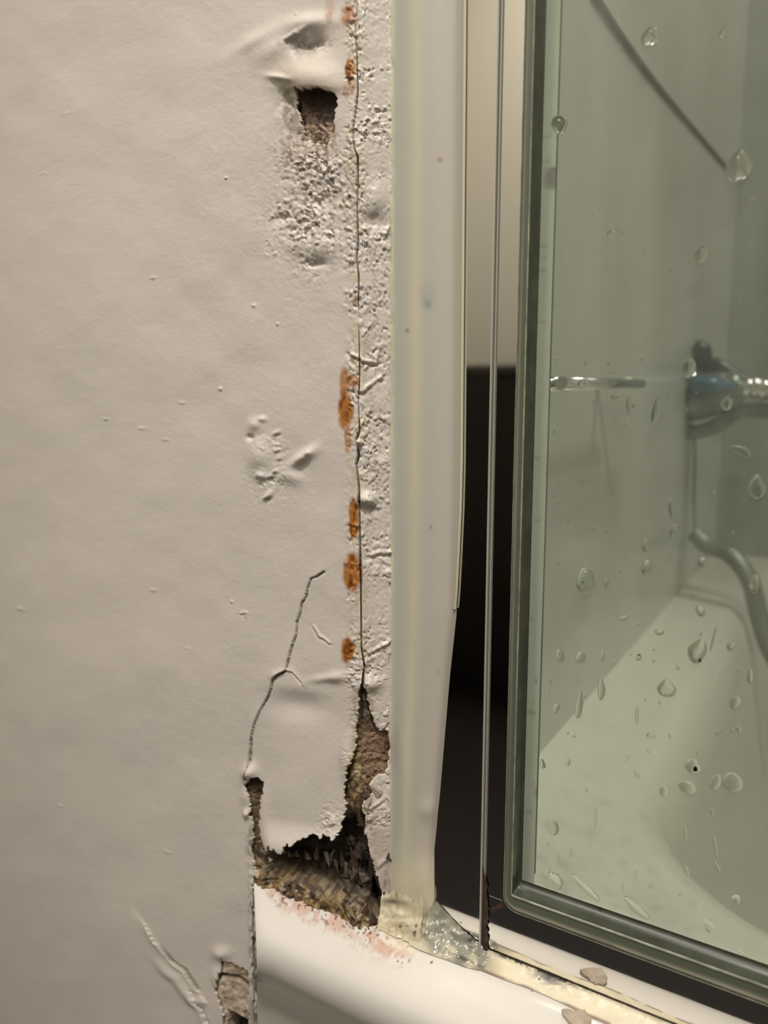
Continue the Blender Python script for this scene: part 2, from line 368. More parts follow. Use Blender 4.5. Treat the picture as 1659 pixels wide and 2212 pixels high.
def wall_height(px, py):
    """relief of the painted skin in metres"""
    h = (fbm(px/190., py/190., 3, 1)-.5)*1.6
    h += (fbm(px/13., py/13., 4, 3)-.5)*.11
    # crumbly band along the corner and patches
    X0, Y0 = px, py
    qx = X0*.83+Y0*.56+9*fbm(X0/30., Y0/30., 2, 1); qy = -X0*.56+Y0*.83+9*fbm(X0/27., Y0/31., 2, 2)
    band = sm(735, 765, px)*(1-.25*sm(790, 800, px))
    band *= .25+.75*sm(.42, .6, fbm(px/60., py/45., 2, 2))
    patch = gs(px, py, 680, 460, 75, 115)*1.1+gs(px, py, 640, 500, 60, 50)*.5+gs(px, py, 700, 370, 50, 40)*.6+gs(px, py, 725, 1790, 30, 45)*1.0+gs(px, py, 585, 1010, 45, 80)*.35
    patch *= .4+.9*sm(.4, .62, fbm(px/35., py/35., 2, 5))
    gr = np.clip(band*.8+patch, 0, 1.1)
    grain = ridged(qx/12.5, qy/11., 3, 4)**2
    h += gr*(grain-.3)*.50+gr*(fbm(qx/5.2, qy/5.2, 3, 2)-.5)*.75
    h += sm(.62, .70, fbm(qx/11., qy/11., 2, 5))*gr*.5
    h -= sm(.70, .80, fbm(qx/7., qy/7., 2, 1))*gr*.8
    # puffed paint above the upper hole
    h += 2.6*gs(px, py, 668, 172, 62, 38)*(1-sm(188, 215, py))
    h += 1.3*gs(px, py, 600, 105, 55, 26, -28)+1.6*gs(px, py, 670, 50, 44, 18, -8)+.8*gs(px, py, 560, 85, 60, 16, -30)
    cn = .55+.9*fbm(px/12., py/12., 3, 5); h -= (1.7*gs(px, py, 652, 100, 32, 18, 8)+1.2*gs(px, py, 692, 94, 20, 17))*cn
    h += .9*gs(px, py, 640, 76, 26, 6, -30)*(.4+1.2*vn(px/7., py/7., 3))+.7*gs(px, py, 652, 84, 14, 10)*vn(px/5., py/5., 4)
    h -= 1.5*gs(px, py, 622, 225, 18, 50)*(1+.5*(vn(px/6., py/9., 2)-.5))
    h += 1.0*gs(px, py, 606, 170, 26, 7, 10)
    h -= 1.0*gs(px, py, 665, 300, 32, 20)*(.2+1.5*ridged(px/6., py/14., 2, 3))
    # lumps
    for cx, cy, rx, ry, a, k in [(612, 470, 22, 10, -.9, -30), (690, 430, 40, 26, -.9, 0), (690, 535, 38, 26, 1.4, 0), (685, 570, 22, 8, -.8, 0), (640, 530, 25, 18, .7, 0), (815, 430, 26, 40, 1.4, 0),
                                 (805, 478, 22, 20, -1.2, 0), (560, 985, 24, 34, 1.7, 0), (553, 918, 15, 13, 1.0, 0), (657, 988, 30, 11, 2.0, -35), (628, 1030, 26, 15, 1.0, 20),
                                 (566, 1028, 12, 8, 1.2, 0), (540, 945, 8, 6, -1.2, 0), (568, 905, 9, 6, .8, 0), (582, 1066, 12, 6, .8, -40), (670, 977, 6, 6, .6, 0),
                                 (790, 1078, 18, 15, 2.2, 0), (795, 1097, 18, 8, -1.2, 0), (800, 1475, 22, 16, 2.0, 0), (830, 1010, 13, 30, .8, 0), (838, 1235, 10, 7, 1.0, 0), (808, 990, 15, 30, .4, 0),
                                 (640, 1525, 60, 30, -1.2, 6), (700, 1465, 30, 8, .6, -8), (730, 1462, 20, 12, .9, 0), (540, 1668, 13, 16, 2.6, 20), (534, 1757, 7, 9, 1.6, 0),
                                 (530, 1720, 9, 20, .7, 0), (650, 1488, 60, 18, .35, 10), (775, 955, 6, 6, 1.5, 0)]:
        h += a*gs(px, py, cx, cy, rx, ry, k)
    for x0, y0 in [(600, 935), (603, 960), (601, 972), (606, 990), (598, 1005), (593, 1018), (560, 1040), (586, 1028), (575, 1074)]:
        kq = .2+1.1*((x0*7+y0*3) % 10)/10; h += kq*(.8*gs(px, py, x0+(y0 % 5)-2, y0, 4+6*kq, 4, -30)-.5*gs(px, py, x0+2, y0+6, 6, 3, -20))
    # loose paint flap between the diagonal crack and the corner, curling out at its foot
    fl = sm(548, 640, px)*(1-sm(735, 775, px))*sm(1500, 1800, py)*(1-sm(1835, 1850, py))
    h += 2.0*fl+3.6*sm(1765, 1832, py+.10*(690-px))**1.5*sm(560, 600, px)*(1-sm(735, 770, px))
    h += 1.4*gs(px, py, 752, 1640, 12, 50)+1.0*gs(px, py, 572, 1770, 14, 60)
    # horizontal folds
    for pts, a, w in [([(760, 765), (785, 778), (812, 784), (815, 778)], 1.5, 5), ([(800, 1198), (822, 1192), (846, 1192)], 1.2, 5), ([(676, 1352), (684, 1362), (690, 1374), (700, 1378), (712, 1388)], .7, 3.2),
                      ([(795, 1410), (822, 1395), (850, 1378)], 1.0, 4), ([(520, 1325), (534, 1322), (530, 1333)], .6, 2.5), ([(780, 845), (822, 815)], .9, 6),
                      ([(815, 515), (830, 512), (840, 490)], .9, 4), ([(800, 1745), (835, 1720), (850, 1735)], .8, 5), ([(800, 1840), (815, 1870), (838, 1850)], .9, 7)]:
        d, sd, t = dline(px, py, pts)
        w = w*(.55+.6*fbm(px/9., py/9., 2, 3)); h += .62*a*(np.exp(-(d/w)**2)-.5*np.exp(-((d-w*1.6)/w)**2)*(sd < 0))*(.4+1.1*fbm(px/12., py/12., 2, 7))
    # main crack: edges lift a little, then a slit
    xc = np.interp(py, cy_, cx_); w = np.interp(py, [c[0] for c in CW], [c[1] for c in CW])
    d = np.abs(px-xc)
    h += .35*np.exp(-(d/7)**2)*sm(.8, 2, w)
    h -= 3.4*(1-sm(.45, 1.0, d/np.maximum(w*.62+.6, .4)))*sm(.5, 1.6, w)
    d, sd, t = dline(px, py, [(745, 495), (746, 520), (745, 545)]); h -= .8*np.exp(-(d/1.5)**2)
    # diagonal crack
    d, sd, t = dline(px, py, DIAG)
    wob = d+1.2*(vn(px/5., py/5., 3)-.5)
    h -= 1.4*np.exp(-(wob/1.25)**2)*(1-sm(.62, .7, t)*(1-sm(.86, .93, t))*.8)
    h += .55*np.exp(-d/14.)*(sd < 0)*(.3+.7*sm(.05, .5, t))
    d, sd, t = dline(px, py, [(600, 1458), (619, 1449), (632, 1452), (652, 1476)]); h += 1.1*np.exp(-d/8.)*(sd > 0)*(1-t*.6)-.9*np.exp(-(d/1.5)**2)
    d, sd, t = dline(px, py, [(542, 1600), (540, 1650)]); h -= .9*np.exp(-(d/1.8)**2)
    # torn paint low on the left
    d, sd, t = dline(px, py, LOWC)
    wv = 4+5*fbm(px/30., py/30., 2, 3)
    h += (1.7*np.exp(-d/wv)*(sd < 0))*sm(0, .3, t)-1.3*np.exp(-(d/2.)**2)*sm(.3, .6, t)
    h += 1.0*np.exp(-((d-26)/10)**2)*(sd < 0)*sm(.4, .7, t)
    d, sd, t = dline(px, py, LOWD); h += 1.4*np.exp(-d/6)*(sd < 0)-1.3*np.exp(-(d/2.2)**2)
    h += 1.6*gs(px, py, 478, 2060, 16, 14)+1.2*gs(px, py, 470, 2110, 10, 20)
    # pimples
    for cx, cy, r in [(475, 840, 6), (303, 925, 6), (330, 1275, 6), (45, 1315, 6), (548, 660, 5), (490, 385, 4), (360, 1840, 5), (404, 1400, 4), (145, 245, 4), (390, 870, 5), (355, 950, 4), (500, 1300, 4), (600, 700, 4), (330, 600, 4), (90, 375, 3), (640, 30, 3), (130, 1740, 4), (228, 905, 3)]:
        h += .55*gs(px, py, cx, cy, r*.6, r*.55)
    # right edge laps over the sealant
    h += .5*sm(838, 850, px)*(py < 490)
    # leftmost shape of the deteriorating edge beside the tub
    h += .8*gs(px, py, 543, 2000, 5, 120)*(.3+1.4*vn(px/4., py/9., 1))
    return h*1e-3

def wall_color(px, py):
    C = np.empty(px.shape+(3,)); C[:] = lin(214, 205, 196)
    C = mix(C, lin(208, 200, 193), .5*sm(.4, .75, fbm(px/120., py/120., 4, 2)))
    C = mix(C, lin(222, 208, 190), gs(px, py, 660, 170, 90, 60)*.6)
    n = fbm(px/9., py/12., 3, 4); n2 = fbm(px/26., py/26., 3, 6)
    xc = np.interp(py, cy_, cx_); w = np.interp(py, [c[0] for c in CW], [c[1] for c in CW])
    C = mix(C, lin(196, 182, 150), .55*np.exp(-((px-xc+4)/22)**2)*sm(.4, .6, n2))          # yellowish along the crack
    C = mix(C, lin(200, 190, 158), .7*sm(834, 850, px)*sm(.3, .55, n2))
    spk = gs(px, py, 690, 420, 70, 130)+gs(px, py, 660, 320, 60, 40)+.5*gs(px, py, 815, 900, 25, 200)+.4*gs(px, py, 815, 600, 30, 160)
    C = mix(C, lin(120, 92, 76), .75*np.clip(spk, 0, 1)*sm(.60, .74, vn(px/5., py/6., 7)))
    C = mix(C, lin(150, 120, 100), .55*gs(px, py, 660, 320, 60, 30)*sm(.4, .65, n))
    C = mix(C, lin(112, 98, 86), .85*gs(px, py, 624, 240, 24, 52)*sm(.2, .55, n))
    C = mix(C, lin(116, 106, 98), .7*gs(px, py, 650, 100, 45, 22)*sm(.3, .6, n))
    C = mix(C, lin(120, 86, 66), .85*gs(px, py, 690, 300, 40, 24)*sm(.42, .6, n))
    rust = lin(172, 108, 34); rd = lin(124, 66, 16)
    for x0, y0, rx, ry, a in [(755, 34, 17, 24, .75), (712, 25, 13, 42, .35), (735, 60, 34, 26, .22), (758, 150, 9, 24, 1.0), (762, 185, 9, 20, .5), (749, 200, 7, 16, .55),
                              (745, 830, 10, 34, .85), (762, 822, 13, 13, .7), (747, 890, 14, 34, 1.0), (752, 950, 7, 28, .7), (764, 1108, 9, 26, 1.1), (764, 1140, 10, 20, 1.0),
                              (762, 1236, 17, 34, 1.6), (752, 1404, 13, 24, 1.0), (758, 1480, 8, 12, .3), (768, 648, 7, 22, .35), (772, 1290, 6, 60, .3)]:
        e = gs(px, py, x0, y0, rx, ry); m = sm(.12, .50, e*(.75+1.0*(n-.3))*min(a+.15, 1.3))*min(a, 1)
        C = mix(C, rust, m*.95); C = mix(C, rd, m*sm(.52, .72, fbm(px/7., py/22., 2, 1))*.9)
    C = mix(C, lin(70, 30, 14), np.exp(-((px-757)/2.6)**2)*gs(px, py, 757, 165, 20, 18))
    C = mix(C, lin(70, 30, 14), gs(px, py, 752, 45, 5, 5)*.8)
    d = np.abs(px-xc); C = mix(C, lin(26, 18, 12), (1-sm(.5, 1.1, d/np.maximum(w*.62+.6, .4)))*sm(.4, 1.4, w))
    dd, sd, t = dline(px, py, DIAG); C = mix(C, lin(96, 84, 70), .75*np.exp(-(dd/2.2)**2))
    dd, sd, t = dline(px, py, LOWC); C = mix(C, lin(84, 66, 48), .8*np.exp(-(dd/3.)**2)*sm(.35, .6, t)); C = mix(C, lin(236, 228, 212), .6*np.exp(-((dd-6)/6)**2)*(sd < 0))  # highlight and brown shadow of the torn lip painted in
    dd, sd, t = dline(px, py, [(748, 1780), (700, 1800), (600, 1830), (560, 1800), (560, 1700)])
    # dirt of the lowest corner
    C = mix(C, lin(150, 118, 80), .85*gs(px, py, 785, 1560, 22, 110)*sm(.35, .6, n))
    C = mix(C, lin(176, 158, 148), .5*sm(1700, 1850, py)*sm(795, 800, px))
    C = mix(C, lin(60, 44, 30), .9*gs(px, py, 842, 1930, 14, 55)*sm(.45, .6, n)+.7*gs(px, py, 800, 1780, 10, 30)*sm(.4, .6, n))
    C = mix(C, lin(104, 92, 74), .8*gs(px, py, 545, 1830, 12, 50)*sm(.4, .6, n)+.5*np.exp(-((px-543)/5)**2)*sm(1900, 1960, py)*sm(.4, .6, n))
    C = mix(C, lin(232, 224, 212), .5*gs(px, py, 735, 1780, 20, 40))
    return C

z_hi, z_lo = float(on(0, -90, 1, 0.)[2]), float(on(0, 2290, 1, 0.)[2])
pxs = list(np.arange(-180, 440, 5.5))+list(np.arange(440, 758, 2.1))+list(np.arange(758, 796, 1.15))+list(np.arange(796, 858, 1.7))
zs = [z_hi]
while zs[-1] > z_lo:                              # rows: finer round the lower damage
    py = proj(np.array([-.01, 0, zs[-1]]))[1]
    zs.append(zs[-1]-(.00026 if 1430 < py < 2080 or 150 < py < 350 else .00040))
zs = np.array(zs)
P, N, A, B, ss = frame(pxs, zs)
jit = lambda s, k: (fbm(A/k, B/k, 2, s)-.5)
hm = wall_height(A, B)
hole = inpoly(A+9*jit(1, 6.), B+9*jit(4, 6.), HOLE_B) | inpoly(A+8*jit(2, 6.), B+10*jit(5, 6.), HOLE_A) | inpoly(A+8*jit(3, 8.), B+8*jit(6, 8.), HOLE_C)
xcl = np.interp(B, cy_, cx_); wl = np.interp(B, [c[0] for c in CW], [c[1] for c in CW])
hole |= (np.abs(A-xcl+2*jit(2, 4.)) < wl*.56) & (wl > 1.7)
hole |= (A > 545+3*jit(1, 12.)) & (B > rimline(A)-4)
keep = ~(hole[:-1, :-1] & hole[1:, 1:] | hole[1:, :-1] & hole[:-1, 1:])
col_w = wall_color(A, B)
wl_root = S(box('wall_left', (-1.2, 0, 0), (float(P[0, 0, 0])+.0005, .06, 2.4), M_wallp))
sk = grid('painted_plaster', P+N*hm[..., None], M_paint, wl_root, col_w, keep, rim=P+N*(hm-.0011)[..., None], flip=False, cutcol=lin(176, 160, 134))
x_l = float(P[0, 0, 0])
box('upper_plaster', (x_l, 0, float(zs[0])), (.0, .02, 2.4), M_wallp, wl_root)
box('lower_plaster', (x_l, 0, 0), (-.052, .02, float(zs[-1])), M_wallp, wl_root)

# plaster core behind the paint
pc = list(np.arange(486, 860, 2.0))
zc = np.arange(z_hi, float(on(700, 2075, 1, 0.)[2]), -.00036)
P2, N2, A2, B2, s2 = frame(pc, zc)
def core(px, py):
    d = np.full(px.shape, 1.6)
    n = fbm(px/16., py/24., 3, 2); cr, sr = math.cos(.45), math.sin(.45); fine = ridged(px/12.+3*fbm(px/30., py/30., 2, 1), py/30., 3, 5)*.7+.3*fbm(px/9., py/9., 3, 3); lay = ridged((px*cr+py*sr)/34., (-px*sr+py*cr)/11.+1.5*fbm(px/25., py/25., 2, 4), 3, 2); n3 = fbm(px/7., py/9., 2, 6)
    inA = gs(px, py, 690, 250, 60, 80)
    d += inA*(1.6-1.6*sm(230, 320, py)+.9*(fine-.5)*sm(220, 260, py))
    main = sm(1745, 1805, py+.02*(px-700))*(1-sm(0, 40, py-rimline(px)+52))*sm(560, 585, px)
    d += main*(6.5+4*(n-.4))+main*(fine-.5)*6.0
    d += 9*gs(px, py, 784, 1850, 12, 55)+4*gs(px, py, 735, 1895, 60, 12, 20)+3.5*gs(px, py, 620, 1870, 50, 12)+5*gs(px, py, 815, 1930, 10, 50, -18)
    d += 2.2*gs(px, py, 553, 1730, 12, 50)
    brk = sm(1560, 1600, py)*(1-sm(1690, 1740, py))*sm(775, 785, px)
    d += -.3*brk+1.2*(fine-.5)*brk
    edge = sm(544, 556, px)*sm(0, 34, py-rimline(px)+46+22*(fbm(px/22., py/22., 2, 7)-.5))
    d = d*(1-edge*.95)-edge*(.7+2.2*(n3-.5)-3.2*(lay-.55)*sm(580, 620, px)+2.0*(n-.5)+2.6*(fbm(px/7.+2*n, py/6., 3, 7)-.5))
    d += (n3-.5)*1.5*sm(1500, 1700, py)+(vn(px/4., py/4., 3)-.5)*.6
    C = np.empty(px.shape+(3,)); C[:] = lin(112, 92, 72)
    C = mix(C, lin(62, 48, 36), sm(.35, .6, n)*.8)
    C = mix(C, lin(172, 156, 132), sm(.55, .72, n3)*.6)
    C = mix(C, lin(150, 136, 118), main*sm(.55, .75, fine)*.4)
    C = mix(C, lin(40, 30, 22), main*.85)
    # upper hole: brown, shadow of its top edge painted in, pale fibres lower down
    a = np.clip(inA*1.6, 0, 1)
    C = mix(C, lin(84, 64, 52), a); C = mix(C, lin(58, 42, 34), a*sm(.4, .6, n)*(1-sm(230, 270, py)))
    C = mix(C, lin(176, 150, 126), a*sm(225, 265, py)*sm(.5, .68, fine+.25*(n3-.5))*.9)
    C = mix(C, lin(98, 56, 30), .7*gs(px, py, 722, 260, 9, 60))
    # left slot and ochre crumbs
    C = mix(C, lin(98, 82, 50), .9*gs(px, py, 552, 1740, 20, 60)); C = mix(C, lin(50, 40, 28), .8*gs(px, py, 552, 1690, 22, 12))
    C = mix(C, lin(160, 130, 74), .85*gs(px, py, 764, 1670, 14, 75)*sm(.25, .5, n)); C = mix(C, lin(196, 184, 150), .8*gs(px, py, 768, 1668, 9, 14))
    C = mix(C, lin(142, 116, 92), .9*brk*sm(.3, .5, n)); C = mix(C, lin(98, 58, 34), .8*gs(px, py, 838, 1610, 7, 40))
    C = mix(C, lin(160, 128, 70), .85*edge*sm(.35, .55, n)); C = mix(C, lin(186, 168, 140), .8*edge*sm(.55, .68, n3)); C = mix(C, lin(46, 34, 25), .9*edge*(1-sm(.32, .52, lay))); C = mix(C, lin(104, 80, 52), .6*edge*sm(.5, .6, n)); C = mix(C, lin(188, 172, 142), .75*edge*sm(.58, .68, fbm(px/9., py/7., 3, 4))); C = mix(C, lin(34, 25, 18), .85*edge*sm(.60, .70, fbm(px/10., py/8., 3, 6)))
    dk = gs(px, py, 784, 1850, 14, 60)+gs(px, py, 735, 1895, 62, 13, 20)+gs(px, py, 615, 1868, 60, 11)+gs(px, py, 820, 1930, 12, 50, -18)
    C = mix(C, lin(20, 14, 9), np.clip(dk, 0, 1)*.93)  # shade of the void and under the flap painted into the core
    xk = np.interp(py, cy_, cx_); ck = np.exp(-((px-xk)/7)**4)*(1-brk)*(py < 1560)
    C = mix(C, lin(22, 16, 11), ck*.95); d = d+2.0*ck  # core behind the crack painted dark, like shade in the slit
    return d*1e-3, C
dep, cc = core(A2, B2)
khide = (B2 < rimline(A2)+16) & (A2 > 522)
# the core exists only where the skin is open (or just beside it)
open_ = inpoly(A2, B2, [(515, 1560), (860, 1420), (860, 2070), (700, 2030), (515, 1900)]) | inpoly(A2, B2, [(620, 170), (750, 170), (750, 340), (620, 340)]) | (np.abs(A2-np.interp(B2, cy_, cx_)) < 14)
kk = khide & open_
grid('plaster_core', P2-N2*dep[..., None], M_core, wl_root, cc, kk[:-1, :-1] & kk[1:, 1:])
# beige plaster under the bottom-left break, with its dark crack
pd = list(np.arange(395, 530, 2.0)); zd = np.arange(float(on(500, 2040, 1, 0.)[2]), z_lo, -.0004)
P3, N3, A3, B3, s3 = frame(pd, zd)
d3, sd3, t3 = dline(A3, B3, [(470, 2110), (490, 2113), (510, 2116), (530, 2132), (545, 2140)])
dd = 1.2+(fbm(A3/10., B3/10., 3, 2)-.5)*1.0+2.2*np.exp(-(d3/4)**2)+8*sm(0, 6, B3-(2184+(A3-490)*.55))*(A3 > 489)
c3 = np.empty(A3.shape+(3,)); c3[:] = lin(206, 190, 170); c3 = mix(c3, lin(146, 126, 104), sm(.45, .62, fbm(A3/9., B3/9., 3, 5))*.7)
c3 = mix(c3, lin(60, 46, 34), np.exp(-(d3/3.5)**2)); c3 = mix(c3, lin(44, 38, 28), sm(0, 5, B3-(2184+(A3-490)*.55))*(A3 > 489))
grid('beige_undercoat', P3-N3*(dd*1e-3)[..., None], M_core, wl_root, c3)

box('backing', (x_l, .012, float(z_lo)-.01), (-.045, .02, ZR+.004), M_beige, wl_root)
zj = np.arange(float(on(548, 1922, 1, 0.)[2]), z_lo, -.0004); kj = np.linspace(0, 1, 9)
J = np.zeros((len(zj), 9, 3)); xj = np.array([float(on(a_, b_, 1, 0.)[0]) for a_, b_ in [(551, 1922), (541, 2290)]])
xj = np.interp(zj, [zj[-1], zj[0]], [xj[1], xj[0]])
J[..., 0] = xj[:, None]+(kj-.5)[None, :]*.0022; J[..., 2] = zj[:, None]
aj, bj = proj(J); J[..., 1] = .001-.0016*np.sin(np.pi*kj)[None, :]*(.35+1.1*fbm(aj/7., bj/14., 3, 2)); J[..., 0] += .0010*(fbm(bj/17., bj*0, 3, 4)-.5)
cj = np.empty(J.shape); cj[:] = lin(196, 192, 180); cj = mix(cj, lin(96, 92, 80), sm(.45, .6, fbm(aj/6., bj/16., 3, 6))*.8)
tag(grid('joint_sealant', J, M_seal, None, cj, flip=False), 'thin crusty vertical bead where the wall meets the left end of the tub', 'sealant')
# broken shards standing in the hole
random.seed(3)
def shard(px, py, L, Wd, ang, depth, c, tilt=.3):
    s = s_of_px(px); x, y, nx, ny = section(np.array([s])); x, y, nx, ny = float(x[0]), float(y[0]), float(nx[0]), float(ny[0])
    z = float(on(px, py, 1, 0.)[2]); base = Vector((x-nx*depth, y-ny*depth, z))
    tx = Vector((-ny, nx, 0)); nn = Vector((nx, ny, 0))
    a = math.radians(ang); ax = Vector((0, 0, 1))*math.cos(a)+tx*math.sin(a); ax = (ax+nn*tilt).normalized(); bx = ax.cross(nn).normalized(); cxv = ax.cross(bx).normalized()
    V = []; nr = 5
    if py > 1880: a += random.uniform(-.8, .8); L *= .75; Wd *= 1.25
    else: a += random.uniform(-.3, .3); L *= random.uniform(.55, 1.1); Wd *= random.uniform(.8, 1.3)
    ax = (Vector((0, 0, 1))*math.cos(a)+tx*math.sin(a)+nn*tilt*random.uniform(-.5, 1)).normalized(); bx = ax.cross(nn).normalized(); cxv = ax.cross(bx).normalized()
    for i in range(nr):
        t = i/(nr-1); w = Wd*(1-t)**.75*(1+random.uniform(-.25, .25))+.00008; th = w*.45
        c0 = base+ax*(t-.5)*L+bx*random.uniform(-.12, .12)*Wd
        for (u, v) in ((-1, -.3), (-.2, 1), (1, .2), (.3, -1)):
            V.append(tuple(c0+bx*w*u*random.uniform(.8, 1.15)+cxv*th*v*random.uniform(.7, 1.2)))
    fs = [(i*4+k, i*4+(k+1) % 4, (i+1)*4+(k+1) % 4, (i+1)*4+k) for i in range(nr-1) for k in range(4)]+[(3, 2, 1, 0), (nr*4-4, nr*4-3, nr*4-2, nr*4-1)]
    me = bpy.data.meshes.new('plaster_shard'); me.from_pydata(V, [], fs); me.update(); me.materials.append(c)
    link(bpy.data.objects.new('plaster_shard', me), wl_root)
ms = [mat('shard_grey', lin(98, 88, 74), .6, bump=[(1200, .7, .0005)]), mat('shard_brown', lin(66, 50, 38), .6, bump=[(1200, .7, .0005)]), mat('shard_tan', lin(140, 120, 88), .6, bump=[(1200, .7, .0005)]),
      mat('shard_dark', lin(32, 25, 18), .6), mat('shard_white', lin(170, 158, 142), .6)]
for a in [(594, 1822, .0055, .0009, 5, -.0006, 2), (604, 1838, .004, .0009, -25, .0006, 0), (620, 1838, .0042, .0011, 10, .0010, 1), (640, 1845, .006, .0012, -12, .0018, 1), (660, 1840, .007, .0011, 8, .0030, 1),
          (690, 1858, .007, .0013, 155, .0018, 0), (698, 1848, .0055, .0010, 20, .0024, 0), (712, 1872, .007, .0010, 165, .0015, 1), (722, 1858, .0085, .0011, 8, .0025, 1), (735, 1878, .007, .0010, 172, .0012, 0),
          (747, 1850, .010, .0013, -6, .0024, 1), (752, 1890, .008, .0012, 175, .0010, 0), (762, 1835, .011, .0012, 2, .0018, 1), (764, 1880, .007, .0011, 170, .0008, 1), (778, 1892, .007, .0011, 10, -.0002, 0),
          (770, 1915, .005, .0012, -30, -.0005, 0), (800, 1880, .012, .0012, -14, .0012, 3), (812, 1915, .012, .0011, -18, .0006, 3), (795, 1830, .010, .0010, -10, .0010, 1), (788, 1795, .006, .0010, 5, .0003, 0),
          (612, 1885, .0065, .0012, 35, -.0022, 2), (600, 1905, .006, .0011, 60, -.0024, 4), (640, 1905, .006, .0013, 120, -.0020, 1), (668, 1912, .0065, .0014, 115, -.0018, 0), (700, 1935, .007, .0013, 110, -.0018, 2),
          (730, 1948, .007, .0012, 118, -.0016, 2), (760, 1965, .0075, .0013, 112, -.0018, 2), (745, 1925, .006, .0012, 100, -.0006, 1), (785, 1960, .006, .0012, 20, -.0012, 1), (800, 1985, .0065, .0012, 10, -.0020, 1),
          (820, 1965, .006, .0011, -20, -.0010, 3), (838, 1972, .004, .0008, 15, -.0014, 4), (790, 2010, .005, .0010, -12, -.0024, 0), (812, 2010, .005, .0009, 20, -.0026, 2), (552, 1828, .0035, .0011, 20, -.0004, 2),
          (562, 1845, .0035, .0010, -60, -.0006, 4), (558, 1862, .003, .0009, 50, -.0008, 0), (572, 1876, .0035, .0010, 80, -.0018, 2), (838, 1876, .003, .0007, 10, -.0010, 1), (845, 1890, .0025, .0006, -10, -.0010, 3),
          (773, 1700, .006, .0012, 12, .0002, 2), (764, 1730, .005, .0011, -10, .0002, 1), (792, 1735, .006, .0014, 40, -.0010, 4), (786, 1712, .0045, .0010, -20, -.0006, 0), (766, 1680, .004, .0011, 0, .0002, 2),
          (768, 1762, .006, .0012, -8, .0006, 1), (776, 1775, .005, .0010, 14, .0002, 1), (808, 1718, .0055, .0012, -50, -.0006, 4)]:
    shard(*a[:6], ms[a[6]])
# corner bead: the rusted metal angle seen through the crack and at the rust spots
tube('corner_bead', [(.0006, .0050, z_hi), (.0006, .0050, float(on(778, 1480, 1, 0.)[2]))], .0009, M_rust, wl_root, seg=8)

# ================================================================== TUB
XT0, XT1, YT1 = float(on(548, 1905, 1, 0.)[0]), 1.62, YB-.002
tub = empty('bathtub', (0.6, .4, 0)); tag(tub, 'white enamel bathtub, its stained front lip running down to the right below the broken plaster', 'bathtub')
# front: apron, rolled lip and sill, finely gridded
prof = [(.004, -.56), (.004, -.30), (.004, -.20), (.0035, -.14), (.0015, -.10), (-.0025, -.075), (-.0075, -.055), (-.0135, -.040), (-.0178, -.031), (-.0212, -.0230), (-.0222, -.0165), (-.0210, -.0110), (-.0178, -.0068),
        (-.0130, -.0036), (-.0075, -.0015), (-.0010, -.0002), (.0040, .0), (.0100, .0), (.022, .0), (.035, .0), (.055, .0), (.060, -.0015)]
pp = smooth_path([(a*.8 if a < 0 else a, b*.88, 0) for a, b in prof], 7); pp = np.array(pp)
xs = np.concatenate([np.arange(XT0, .15, .00042), np.arange(.15, XT1, .03), [XT1]])
G = np.zeros((len(pp), len(xs), 3)); G[..., 0] = xs; G[..., 1] = pp[:, 0:1]; G[..., 2] = ZR+pp[:, 1:2]
# the lip's left end is rounded over
e = np.exp(-((xs-XT0)/.05)); G[..., 0] += np.clip(-G[..., 1], 0, 1)*.93*e[None, :]
e = np.exp(-((xs-XT0)/.0035)); G[..., 2] -= (e*.0018)[None, :]*(pp[:, 1:2] > -.03)
a4, b4 = proj(G)
vis = (xs < .16)[None, :] & np.ones(a4.shape, bool)
C = np.empty(a4.shape+(3,)); C[:] = lin(226, 220, 212)
rl = b4-rimline(a4); n = fbm(a4/14., b4/14., 3, 2); n3 = vn(a4/5., b4/5., 3)
zone = sm(560, 600, a4)*(1-sm(840, 880, a4))
pk = np.exp(-((rl-14)/26)**2)*zone
C = mix(C, lin(206, 150, 120), pk*.55*sm(.35, .6, n)*vis); C = mix(C, lin(110, 60, 34), np.exp(-((rl-8)/30)**2)*zone*sm(.72, .80, n3)*.85*vis)
C = mix(C, lin(186, 118, 84), .6*gs(a4, b4, 845, 2050, 45, 22)*sm(.35, .6, n)*vis); C = mix(C, lin(110, 62, 30), .85*gs(a4, b4, 868, 2075, 26, 12)*sm(.70, .78, n3)*vis)
C = mix(C, lin(235, 225, 196), .5*gs(a4, b4, 880, 2040, 60, 20)*vis)
for cx, cy, r in [(933, 2078, 3.6), (865, 2004, 4), (969, 2073, 2), (880, 2045, 2), (915, 2053, 2), (1150, 2140, 2)]:
    C = mix(C, lin(80, 62, 48), sm(.4, .7, gs(a4, b4, cx, cy, r, r)))
grid('front_panel', G, M_tub, tub, C)
# rim top and basin
def rr(x0, x1, y0, y1, r, n=10):
    o = []
    for cx, cy, a0 in ((x1-r, y1-r, 0), (x0+r, y1-r, 90), (x0+r, y0+r, 180), (x1-r, y0+r, 270)):
        for k in range(n+1):
            a = math.radians(a0+90*k/n); o.append((cx+r*math.cos(a), cy+r*math.sin(a)))
    return o
loops = [([(x, y) for x, y in rr(XT0+.0005, XT1, .056, YT1, .001)], -.0008), (rr(.06, 1.54, .066, YT1-.06, .10), -.0006), (rr(.066, 1.533, .072, YT1-.066, .10), -.003), (rr(.075, 1.52, .080, YT1-.075, .10), -.012),
         (rr(.085, 1.51, .088, YT1-.082, .10), -.04), (rr(.11, 1.46, .10, YT1-.10, .11), -.20), (rr(.14, 1.40, .12, YT1-.12, .12), -.34), (rr(.18, 1.36, .16, YT1-.16, .12), -.385), (rr(.40, 1.1, .3, YT1-.3, .1), -.39)]
V = []; Fq = []; nL = len(loops[0][0])
for L_, z in loops: V += [(x, y, ZR+z) for x, y in L_]
